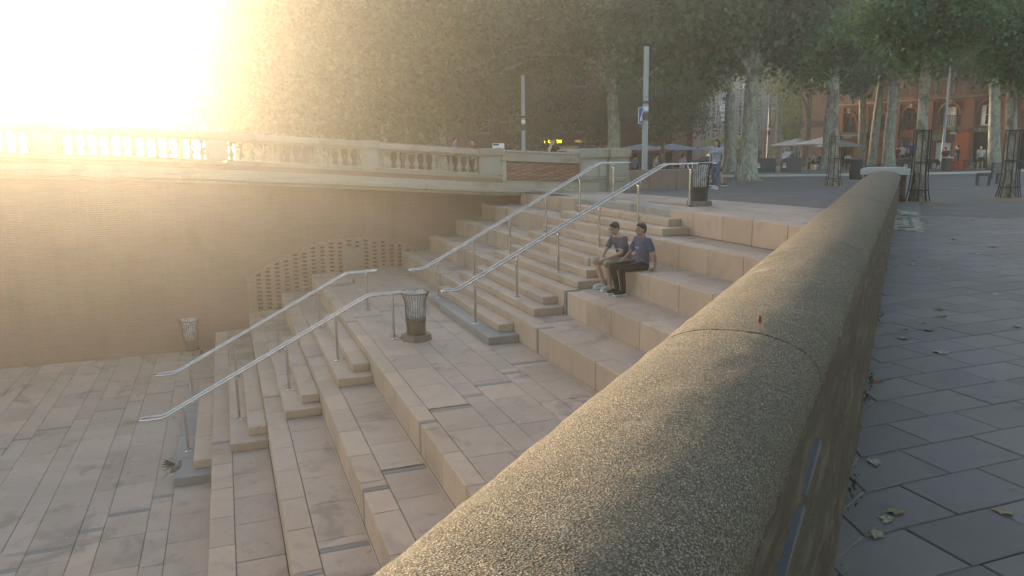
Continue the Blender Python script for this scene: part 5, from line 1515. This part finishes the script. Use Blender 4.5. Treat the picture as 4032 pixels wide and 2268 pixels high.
# ------------------------------------------------------------ people
def caps(b, p0, p1, r0, r1, seg=12):
    p0, p1 = Vector(p0), Vector(p1); d = p1-p0; L = d.length or 1e-4; d = d/L
    pts = []; rr = []
    for i in (0, 1, 2): a = math.pi/2*(1-i/3)*.98; pts.append(p0-d*r0*math.sin(a)); rr.append(r0*math.cos(a))
    pts.append(p0); rr.append(r0); pts.append(p0+d*L*.5); rr.append((r0+r1)/2*1.02); pts.append(p1); rr.append(r1)
    for i in (1, 2, 3): a = math.pi/2*(i/3)*.98; pts.append(p1+d*r1*math.sin(a)); rr.append(r1*math.cos(a))
    b.tube(pts, rr, seg); return b
def ell(b, c, r, M=None, seg=14, rings=10):
    q = MB().ball((0, 0, 0), r, seg, rings)
    if M is not None: q.xf(M)
    q.xf(Matrix.Translation(c)); b.add(q.v, q.f); return b
def fuse(b, vox, smooth=3):
    """one continuous skin over the joined volumes"""
    me = b.mesh('tmp'); fixn(me); o = bpy.data.objects.new('tmp_fuse', me); TMPS.collection.objects.link(o)
    m = o.modifiers.new('r', 'REMESH'); m.mode = 'VOXEL'; m.voxel_size = vox; m.use_smooth_shade = True
    s = o.modifiers.new('s', 'SMOOTH'); s.factor = .5; s.iterations = smooth
    vl = TMPS.view_layers[0]; vl.update(); out = bpy.data.meshes.new_from_object(o.evaluated_get(vl.depsgraph))
    bpy.data.objects.remove(o); bpy.data.meshes.remove(me); out.shade_smooth(); return out
def frame(fd, up=(0, 0, 1)):
    y = Vector(fd).normalized(); x = y.cross(Vector(up)).normalized(); z = x.cross(y)
    return Matrix(((x.x, y.x, z.x, 0), (x.y, y.y, z.y, 0), (x.z, y.z, z.z, 0), (0, 0, 0, 1)))
def human(label, base, J, look, face, top, legs, shoes, hair=HAIR, skin=SKIN, sleeve=.6, shorts=None, longhair=False, cap=None, glasses=False, vox=.013, group=None, facing=None, print_=None, long_top=0, bare=False, hands=True):
    """J: world joints; look: head direction; face: chest direction"""
    t = thing('person', label, 'person', base, 0, group); o = Vector(base)
    P = {k: Vector(v)-o for k, v in J.items()}
    Mh = frame(look); Mc = frame(face, (P['neck']-P['pelvis']))
    hc = P['head']
    b = MB()
    def hp(x, y, z): return hc+Mh.to_3x3() @ Vector((x, y, z))
    ell(b, hp(0, -.012, .025), (.074, .094, .088), Mh); ell(b, hp(0, .028, -.055), (.056, .060, .062), Mh); ell(b, hp(0, .05, -.085), (.03, .032, .028), Mh)
    ell(b, hp(0, .045, -.01), (.062, .045, .05), Mh)
    caps(b, hp(0, .088, .005), hp(0, .112, -.028), .009, .015); ell(b, hp(0, .075, .03), (.05, .022, .014), Mh)
    for s in (-1, 1): ell(b, hp(s*.076, -.008, -.012), (.012, .022, .032), Mh)
    caps(b, hp(0, -.02, -.04), P['neck'], .05, .056)
    sh = (P['ls']+P['rs'])/2
    caps(b, P['neck'], (P['pelvis']+sh)/2, .055, .085); ell(b, P['pelvis'], (.14, .10, .10), Mc)
    for s in 'lr':
        caps(b, P[s+'s'], P[s+'e'], .046, .038); caps(b, P[s+'e'], P[s+'w'], .038, .026); caps(b, P['neck'], P[s+'s'], .05, .046)
        caps(b, P[s+'h'], P[s+'k'], .075, .052); caps(b, P[s+'k'], P[s+'k']*.55+P[s+'a']*.45, .052, .052); caps(b, P[s+'k']*.55+P[s+'a']*.45, P[s+'a'], .052, .036); caps(b, P[s+'a'], P[s+'t'], .034, .026)
        d = (P[s+'w']-P[s+'e']).normalized(); hd = P.get(s+'d', P[s+'w']+d*.09); caps(b, P[s+'w'], P[s+'w'].lerp(hd, .75), .026, .03)
    body = fuse(b, vox)
    # fingers, rooted in the palm
    if hands:
        fb = MB()
        for s in 'lr':
            w = P[s+'w']; hd = P.get(s+'d', w+(w-P[s+'e']).normalized()*.09); d = (hd-w).normalized(); sd = d.cross(Vector((0, 0, 1)))
            sd = sd.normalized() if sd.length > .2 else Vector((1, 0, 0)); nn = sd.cross(d)
            if nn.z > 0: nn = -nn
            root = w.lerp(hd, .75)
            for i, L in enumerate((.062, .072, .068, .052)):
                a = root+sd*(-.026+.0175*i); m_ = a+d*L*.55+nn*.008; e = m_+(d*.7+nn*.6).normalized()*L*.5
                fb.tube([a, m_, e], [.0088, .0082, .0068], 6)
            a = w.lerp(hd, .3)-sd*.024; m_ = a-sd*.022+d*.028; fb.tube([a, m_, m_+d*.028+sd*.006], [.011, .0095, .0075], 6)
        bm = bmesh.new(); bm.from_mesh(body); fm = fb.mesh('f', True); bm.from_mesh(fm); bm.to_mesh(body); bm.free(); bpy.data.meshes.remove(fm); body.shade_smooth()
    link('body', body, skin, t)
    # eyes and mouth
    for s in (-1, 1):
        MB().ball((0, 0, 0), (.012, .006, .007), 8, 6).xf(Matrix.Translation(hp(s*.030, .083, .010)) @ Mh).build('eye', BLACKP, t, True)
        MB().tube([hp(s*.014, .088, .030), hp(s*.032, .086, .035), hp(s*.05, .074, .029)], .0045, 5).build('eyebrow', hair, t, True)
    MB().ball((0, 0, 0), (.022, .006, .006), 8, 6).xf(Matrix.Translation(hp(0, .086, -.058)) @ Mh).build('mouth', plain('lips_'+str(len(MATS)), (.26, .10, .09), .5, bump=0), t, True)
    # hair
    hb = MB()
    ell(hb, hp(0, -.026, .044), (.082, .094, .086), Mh); ell(hb, hp(0, -.06, -.005), (.070, .055, .075), Mh); ell(hb, hp(0, .05, .085), (.055, .04, .03), Mh)
    if longhair:
        for s in (-1, 1):
            caps(hb, hp(s*.066, -.02, .03), hp(s*.085, -.015, -.13), .034, .040); caps(hb, hp(s*.04, -.07, .0), hp(s*.055, -.075, -.19), .05, .045)
        caps(hb, hp(0, -.075, .0), hp(0, -.085, -.2), .06, .05)
    link('hair', fuse(hb, max(vox, .013), 2), hair, t)
    if cap:
        cb = MB(); ell(cb, hp(0, -.018, .056), (.087, .104, .082), Mh); ell(cb, hp(0, -.115, .015), (.06, .05, .012), Mh)
        link('cap', fuse(cb, .013, 2), cap, t)
    if glasses:
        gb = MB()
        for s in (-1, 1):
            gb.tube([hp(s*.032+.025*math.cos(2*math.pi*i/12), .094, .008+.019*math.sin(2*math.pi*i/12)) for i in range(12)], .0028, 5, False, True)
            gb.tube([hp(s*.058, .09, .012), hp(s*.076, .0, .012)], .0028, 5)
        gb.tube([hp(-.008, .096, .012), hp(.008, .096, .012)], .0028, 5); gb.build('glasses', BLACKP, t, True)
    # top
    b = MB(); mid = (P['pelvis']+sh)/2
    up = (sh-P['pelvis']).normalized()
    caps(b, P['ls']*.8+P['rs']*.2-up*.02, P['rs']*.8+P['ls']*.2-up*.02, .088, .088)
    ell(b, sh-up*.13, (.175, .118, .17), Mc); ell(b, mid-up*.02, (.16, .118, .19), Mc); ell(b, P['pelvis']+up*.05-up*long_top, (.168, .125, .125), Mc)
    if not bare:
        caps(b, P['neck']-up*.055, sh-up*.03, .066, .09)
        for s in 'lr': caps(b, P[s+'s'], P[s+'s'].lerp(P[s+'e'], sleeve), .068, .058)
    tp = link('top', fuse(b, vox*1.1, 2), top, t)
    if bare:
        for s in 'lr': MB().tube([sh+(P[s+'s']-sh)*.55+up*.075-Mc.to_3x3() @ Vector((0, .05, 0)), sh+(P[s+'s']-sh)*.6+up*.10, sh+(P[s+'s']-sh)*.55-up*.02+Mc.to_3x3() @ Vector((0, .115, 0))], .012, 6).build('strap', top, tp, True)
    if print_: 
        txt, sz, m, off = print_; R3 = Mc.to_3x3()
        c0 = sh-up*.14+R3 @ Vector((0, .122, 0))
        for i, ch in enumerate(txt):
            w = (i-(len(txt)-1)/2)*sz*.62; ang = w/.2
            q = text(ch, sz, m, tp, sh-up*off+R3 @ Vector((.178*math.sin(ang), .126*math.cos(ang), 0)), (0, 0, 0), 'print', .004)
            q.rotation_euler = (R3.to_4x4() @ Matrix.Rotation(-ang, 4, 'Z') @ Matrix.Rotation(R(90), 4, 'X') @ Matrix.Rotation(0, 4, 'Z')).to_euler()
            q.rotation_euler = (R3.to_4x4() @ Matrix.Rotation(-ang, 4, 'Z') @ Matrix.Rotation(math.pi, 4, 'Z') @ Matrix.Rotation(R(90), 4, 'X')).to_euler()
    # trousers or shorts
    b = MB(); ell(b, P['pelvis']-up*.02, (.165, .122, .12), Mc); f = shorts or 1.0
    for s in 'lr':
        caps(b, P[s+'h'], P[s+'k'] if not shorts or shorts > .9 else P[s+'h'].lerp(P[s+'k'], shorts), .092, .068 if not shorts else .082)
        if not shorts: caps(b, P[s+'k'], P[s+'k'].lerp(P[s+'a'], .95), .067, .052)
    link('shorts' if shorts else 'trousers', fuse(b, vox*1.1, 2), legs, t)
    for s in 'lr':
        b = MB(); d = (P[s+'t']-P[s+'a']); caps(b, P[s+'a']+Vector((0, 0, -.015)), P[s+'a']+d*.5+Vector((0, 0, -.01)), .046, .042); caps(b, P[s+'a']+d*.5, P[s+'t'], .042, .034)
        sho = link('shoe', fuse(b, .011, 2), shoes, t)
        fl = Vector((d.x, d.y, 0)).normalized(); c0 = P[s+'a']-fl*.05; c1 = P[s+'t']+fl*.02; z = min(P[s+'a'].z, P[s+'t'].z)-.042
        sd = Vector((-fl.y, fl.x, 0))*.043; b = MB(); q = [c0-sd*.8, c0+sd*.8, c1+sd, c1+fl*.02, c1-sd]
        sole = MB().prism([(v.x, v.y) for v in q], z, z+.022); me = sole.mesh('sole'); fixn(me)
        if abs(P[s+'a'].z-P[s+'t'].z) < .1: link('sole', me, WHITE, sho)
    return t
NAVY = cloth('navy_tshirt', (.07, .082, .118)); PURP = cloth('purple_blue_tshirt', (.085, .086, .145)); KHAKI = cloth('khaki_shorts', (.27, .21, .15)); BLKJ = cloth('black_jeans', (.022, .02, .021))
SHOEW = plain('white_sneaker', (.55, .56, .52), .7, var=.3, scale=40); SHOEB = cloth('dark_canvas_shoe', (.03, .022, .025)); PRW = plain('shirt_print', (.42, .46, .52), .8, bump=0)
z9, z6 = zr(9), zr(6)
human('seated man in a backward black cap, glasses, navy T-shirt and khaki shorts', (-.3, 1.6, z9),
      dict(pelvis=(-.30, 1.60, z9+.10), neck=(-.28, 1.785, z9+.585), head=(-.275, 1.845, z9+.71), ls=(-.46, 1.72, z9+.52), rs=(-.11, 1.77, z9+.52),
           le=(-.54, 1.84, z9+.28), re=(-.03, 1.90, z9+.27), lw=(-.33, 2.04, z9+.155), rw=(-.20, 2.06, z9+.16), ld=(-.24, 2.10, z9+.12), rd=(-.27, 2.13, z9+.11),
           lh=(-.40, 1.64, z9+.09), rh=(-.20, 1.65, z9+.09), lk=(-.45, 2.08, z9+.075), rk=(-.02, 2.09, z9+.06), la=(-.37, 1.97, z6+.085), ra=(-.12, 1.99, z6+.085), lt=(-.40, 2.15, z6+.05), rt=(-.10, 2.17, z6+.05)),
      (-.38, .9, -.14), (-.10, 1, 0), NAVY, KHAKI, SHOEW, shorts=.92, cap=BLACKP, glasses=True, sleeve=.62, skin=SKIN, print_=('REVILL', .07, PRW, .20), vox=.012)
human('seated man with short dark hair, purple blue T-shirt and black trousers leaning on his hand', (-.95, 1.62, z9),
      dict(pelvis=(-.95, 1.62, z9+.10), neck=(-.95, 1.605, z9+.605), head=(-.945, 1.655, z9+.745), ls=(-1.13, 1.60, z9+.55), rs=(-.77, 1.63, z9+.55),
           le=(-1.27, 1.55, z9+.30), re=(-.68, 1.72, z9+.30), lw=(-1.22, 1.50, z9+.065), rw=(-.74, 1.88, z9+.19), ld=(-1.17, 1.56, z9+.018), rd=(-.77, 1.97, z9+.16),
           lh=(-1.05, 1.66, z9+.09), rh=(-.85, 1.67, z9+.09), lk=(-1.03, 2.09, z9+.055), rk=(-.76, 2.13, z9+.065), la=(-.90, 1.97, z6+.085), ra=(-.72, 2.00, z6+.085), lt=(-.93, 2.16, z6+.05), rt=(-.73, 2.19, z6+.05)),
      (-.05, 1, .06), (-.05, 1, 0), PURP, BLKJ, SHOEB, sleeve=.62, skin=SKIN2, print_=('SAIL', .055, PRW, .13), vox=.012)

def stand(base, face, hgt=1.68, stride=.0, arm=.1, lean=0, **over):
    """joints of an upright figure facing the given direction"""
    f = Vector((*face, 0)).normalized(); r = Vector((f.y, -f.x, 0)); u = Vector((0, 0, 1)); o = Vector(base); q = hgt/1.72
    def p(x, y, z): return o+(r*x+f*(y+lean*max(0, z-.9))+u*z)*q
    J = dict(pelvis=p(0, 0, .95), neck=p(0, 0, 1.44), head=p(0, .03, 1.585), ls=p(-.18, 0, 1.39), rs=p(.18, 0, 1.39), le=p(-.23, -.03+arm*.4, 1.12), re=p(.23, -.03-arm*.4, 1.12),
             lw=p(-.22, .08+arm, .88), rw=p(.22, .06-arm, .88), lh=p(-.09, 0, .90), rh=p(.09, 0, .90), lk=p(-.10, .03+stride*.5, .50), rk=p(.10, .06-stride*.35, .50),
             la=p(-.10, stride, .085), ra=p(.10, -stride*1.1, .085+abs(stride)*.25), lt=p(-.11, stride+.17, .045), rt=p(.11, -stride*1.1+.16, .045+abs(stride)*.05))
    for k_, v in over.items(): J[k_] = p(*v)
    return J
GREYT = cloth('grey_blue_tshirt', (.30, .33, .40)); JEANS = cloth('blue_jeans', (.10, .12, .17)); BROWNH = plain('brown_hair', (.05, .03, .02), .6, var=.4, scale=60, bump=.5)
toC = Vector((-.92, .40, 0))
p = gat(1803, 26.4)
human('long haired woman walking in grey printed T-shirt and jeans behind the litter bin', p, stand(p, (-.62, .78), 1.70, .16, .02), (-.35, .94, 0), (-.72, .70, 0), GREYT, JEANS, SHOEW, BROWNH, SKIN, .4, None, True, vox=.018, print_=('ANET', .10, cloth('blue_print', (.12, .17, .30)), .17), long_top=.06)
p = gat(1806, 29.5)
human('person in dark shorts and sandals behind the walking woman, arm raised', p, stand(p, (-.5, -.86), 1.68, .22, .1, ls=(-.18, 0, 1.39), le=(-.40, .05, 1.38), lw=(-.22, .08, 1.60)), (-.5, -.8, 0), (-.5, -.86, 0), BLKJ, cloth('black_shorts', (.02, .02, .025)), plain('sandals', (.12, .06, .04), .8), BROWNH, SKIN, .3, .75, vox=.02)
# woman leaning on the bridge parapet
pz = zt(-1.35); p = Vector((10.15, -1.35, -.12))
human('woman with wavy brown hair and a dark strappy top leaning on the bridge parapet', p,
      dict(pelvis=(10.35, -1.45, .80), neck=(10.0, -1.40, pz+.20), head=(9.90, -1.30, pz+.33), ls=(9.98, -1.22, pz+.15), rs=(10.02, -1.58, pz+.13), le=(9.78, -1.12, pz+.045), re=(9.74, -1.72, pz+.045),
           lw=(9.82, -1.20, pz+.20), rw=(9.66, -1.45, pz+.05), ld=(9.85, -1.23, pz+.26), rd=(9.64, -1.37, pz+.05), lh=(10.33, -1.35, .76), rh=(10.36, -1.54, .76), lk=(10.25, -1.36, .36), rk=(10.32, -1.56, .36), la=(10.35, -1.36, -.03), ra=(10.42, -1.58, -.03), lt=(10.17, -1.36, -.07), rt=(10.24, -1.58, -.07)),
      (-.62, .78, -.1), (-1, .15, -.3), cloth('dark_green_top', (.035, .045, .035)), JEANS, SHOEW, BROWNH, SKIN, .0, None, True, bare=True, vox=.015)
# passers-by
RED = cloth('red_shirt', (.16, .03, .03)); DKC = cloth('dark_clothes', (.03, .028, .03)); WHT = cloth('white_top', (.42, .40, .36)); BLUES = cloth('blue_shirt', (.03, .045, .24)); TEAL = cloth('teal_shirt', (.08, .34, .27)); PURS = cloth('mauve_shirt', (.13, .12, .17)); PINKS = cloth('pink_shirt', (.38, .24, .30))
def passer(label, dx, k, face, top, legs, hgt=1.66, stride=.12, **kw):
    p = gat(dx, k, kw.pop('dz', 0)); return human(label, p, stand(p, face, hgt, stride, .06), (*face, 0), (*face, 0), top, legs, kw.pop('shoes', SHOEB), vox=.03, group='people on the square', hands=False, **kw)
passer('woman in a dark red shirt beside the brown round bin', 2379, 49.5, (.5, -.85), RED, DKC, 1.6, .05)
passer('man in dark clothes with the red suitcase', 2409, 50, (.9, .3), DKC, DKC, 1.72, .04)
passer('woman in a white top and dark shorts walking past the bar', 2469, 49, (-.7, .7), WHT, DKC, 1.66, .18, shoes=SHOEW, shorts=.5, longhair=True)
passer('man in a mauve shirt walking between the waste containers', 1906, 56, (.8, -.6), PURS, DKC, 1.74, .14)
passer('man in dark clothes walking just left of the mauve shirted man', 1896, 57, (.8, -.6), DKC, DKC, 1.68, .14)
passer('person in a teal shirt behind the blue car', 2003, 80, (-.5, .8), TEAL, DKC, 1.7, .05)
p = gat(1190, 33, .35); human('person in a red top walking on the bridge pavement', p, stand(p, (-.3, .95), 1.60, .1), (-.3, .95, 0), (-.3, .95, 0), RED, DKC, SHOEB, vox=.03, group='people on the square', hands=False)
p = gat(1143, 34, .45); human('person in pale clothes walking on the bridge ahead of the red top', p, stand(p, (.3, -.95), 1.60, .1), (.3, -.95, 0), (.3, -.95, 0), PURS, DKC, SHOEB, vox=.03, group='people on the square', hands=False)
# people in the open car
for lab, dx, m, dz in (('man in a bright blue shirt standing up in the open topped car', 2294, BLUES, .42), ('passenger in a pale top in the open topped car', 2270, WHT, .20), ('passenger in a dark red top in the open topped car', 2257, RED, .12)):
    p = gat(dx, 53.4, dz); J = stand(p, (.6, -.8), 1.62, 0)
    for k_ in ('lk', 'rk', 'la', 'ra', 'lt', 'rt'): J[k_] = Vector((J[k_].x, J[k_].y, max(J[k_].z, p.z+.52+.1*('k' in k_))))
    human(lab, p, J, (.6, -.8, 0), (.6, -.8, 0), m, DKC, SHOEB, vox=.03, group='people on the square', hands=False)
# seated cafe guests
def guest(label, dx, k, face, top, **kw):
    p = gat(dx, k); f = Vector((*face, 0)).normalized(); r = Vector((f.y, -f.x, 0)); u = Vector((0, 0, 1))
    def q(x, y, z): return p+r*x+f*y+u*z
    J = dict(pelvis=q(0, 0, .54), neck=q(0, .08, 1.02), head=q(0, .12, 1.165), ls=q(-.18, .06, .97), rs=q(.18, .06, .97), le=q(-.24, .16, .72), re=q(.24, .16, .72), lw=q(-.15, .38, .74), rw=q(.15, .38, .74), lh=q(-.09, .04, .52), rh=q(.09, .04, .52), lk=q(-.12, .45, .50), rk=q(.12, .45, .50), la=q(-.12, .42, .085), ra=q(.12, .42, .085), lt=q(-.12, .58, .05), rt=q(.12, .58, .05))
    human(label, p, J, (*face, 0), (*face, 0), top, DKC, SHOEB, vox=.03, group='cafe guests', hands=False, **kw)
    c_ = chair(p, math.atan2(f.y, f.x)-math.pi/2, 'dark cafe chair under the '+' '.join(label.split()[1:9]))
guest('seated guest in a white top beneath the parasol right of the forked tree', 2052, 58, (.8, .5), WHT)
guest('seated guest in dark clothes beneath the parasol, next to the white top', 2066, 57, (-.8, .5), DKC)
guest('seated guest in white before the green awning shop', 2134, 54, (.6, -.7), WHT)
guest('seated guest with mauve shirt behind the low granite wall', 1597, 42.5, (.6, -.7), PURS)
guest('seated guest in white behind the upper handrail', 1648, 43, (-.6, -.7), WHT)
guest('bending guest in a pink shirt left of the walking woman', 1716, 39, (.3, -.9), PINKS)
# red suitcase
p = gat(2400, 49.8); t = thing('suitcase', 'red suitcase on the pavement by the man in dark clothes', 'suitcase', p, .4)
MB().box(-.24, .24, -.14, .14, .06, .68, .05).build('shell', REDP, t)
for x in (-.18, .18): MB().tube([(x, 0, .66), (x, 0, .98)], .012, 5).build('handle_rod', ZINC, t); MB().lathe([(.04, -.02), (.04, .02)], (0, 0, 0), 10).xf(Matrix.Translation((x, 0, .04)) @ Matrix.Rotation(R(90), 4, 'Y')).build('wheel', TYRE, t)
MB().tube([(-.18, 0, .98), (.18, 0, .98)], .016, 6).build('handle', BLACKP, t)
# pigeon in flight over the lowest step
bp_ = at(442, 1176, 11.6); pig = thing('pigeon', 'grey and white pigeon flying low over the lowest step', 'bird', bp_)
fd = (at(470, 1150, 11.6)-at(410, 1200, 11.6)).normalized(); fd = (fd+Vector((0, 0, .0))).normalized()
M = frame(fd); b = MB()
ell(b, (0, 0, 0), (.05, .11, .052), M); ell(b, M.to_3x3() @ Vector((0, .11, .03)), (.024, .03, .026), M); caps(b, M.to_3x3() @ Vector((0, .06, .01)), M.to_3x3() @ Vector((0, .105, .028)), .035, .02); caps(b, M.to_3x3() @ Vector((0, -.07, 0)), M.to_3x3() @ Vector((0, -.12, -.005)), .03, .014)
PIG = plain('pigeon_grey', (.24, .22, .21), .8, var=.3, scale=25); PIGB = plain('pigeon_brown', (.13, .105, .09), .8, var=.4, scale=20)
link('body', fuse(b, .008, 2), PIG, pig)
b = MB().tube([M.to_3x3() @ Vector((0, .133, .027)), M.to_3x3() @ Vector((0, .155, .022))], [.006, .001], 6); b.build('beak', DARK, pig)
def feathers(root, out, back, n, L0, L1, mat, name, spread):
    for i in range(n):
        q = i/(n-1); d = (out*(1-q*spread)+back*q*spread).normalized(); L = L0+(L1-L0)*q; r0 = root+out*(.03*(1-q))+back*.07*q
        sd = d.cross(M.to_3x3() @ Vector((0, 0, 1))).normalized()*.014; up_ = M.to_3x3() @ Vector((0, 0, .002))
        V = [r0-sd, r0+sd, r0+d*L*.7+sd*1.2, r0+d*L, r0+d*L*.7-sd*1.2]
        b = MB(); b.add([v+up_*i for v in V]+[v+up_*i-up_*1.2 for v in V], [(0, 1, 2, 3, 4), (9, 8, 7, 6, 5)]+[(j, (j+1) % 5, 5+(j+1) % 5, 5+j) for j in range(5)]); me = b.mesh(name); fixn(me); link(name, me, mat, pig)
R3 = M.to_3x3()
feathers(R3 @ Vector((.03, .04, .03)), (R3 @ Vector((.75, .15, .75))).normalized(), R3 @ Vector((.1, -1, .1)), 8, .26, .12, PIGB, 'wing_feather', .85)
feathers(R3 @ Vector((-.03, .04, .03)), (R3 @ Vector((-.75, .15, .55))).normalized(), R3 @ Vector((-.1, -1, .1)), 8, .26, .12, PIG, 'wing_feather', .85)
feathers(R3 @ Vector((0, -.10, 0)), R3 @ Vector((.3, -1, 0)), R3 @ Vector((-.3, -1, 0)), 6, .12, .12, PIG, 'tail_feather', 1.0)
bpy.data.scenes.remove(TMPS)
# ------------------------------------------------------------ haze
_n = N('sun_glare_haze')  # volume added to imitate the veiling glare of the low sun
pv = _n.new('ShaderNodeVolumePrincipled')
pv.inputs['Color'].default_value = (.98, .90, .81, 1)
pv.inputs['Density'].default_value = .0030
pv.inputs['Anisotropy'].default_value = .77
_n.link(pv.outputs[0], _n.out.inputs['Volume'])
hz = MB().box(-62, 122, -132, 77, -9.5, 24).build('haze', _n.m)
hz['kind'] = 'stuff'
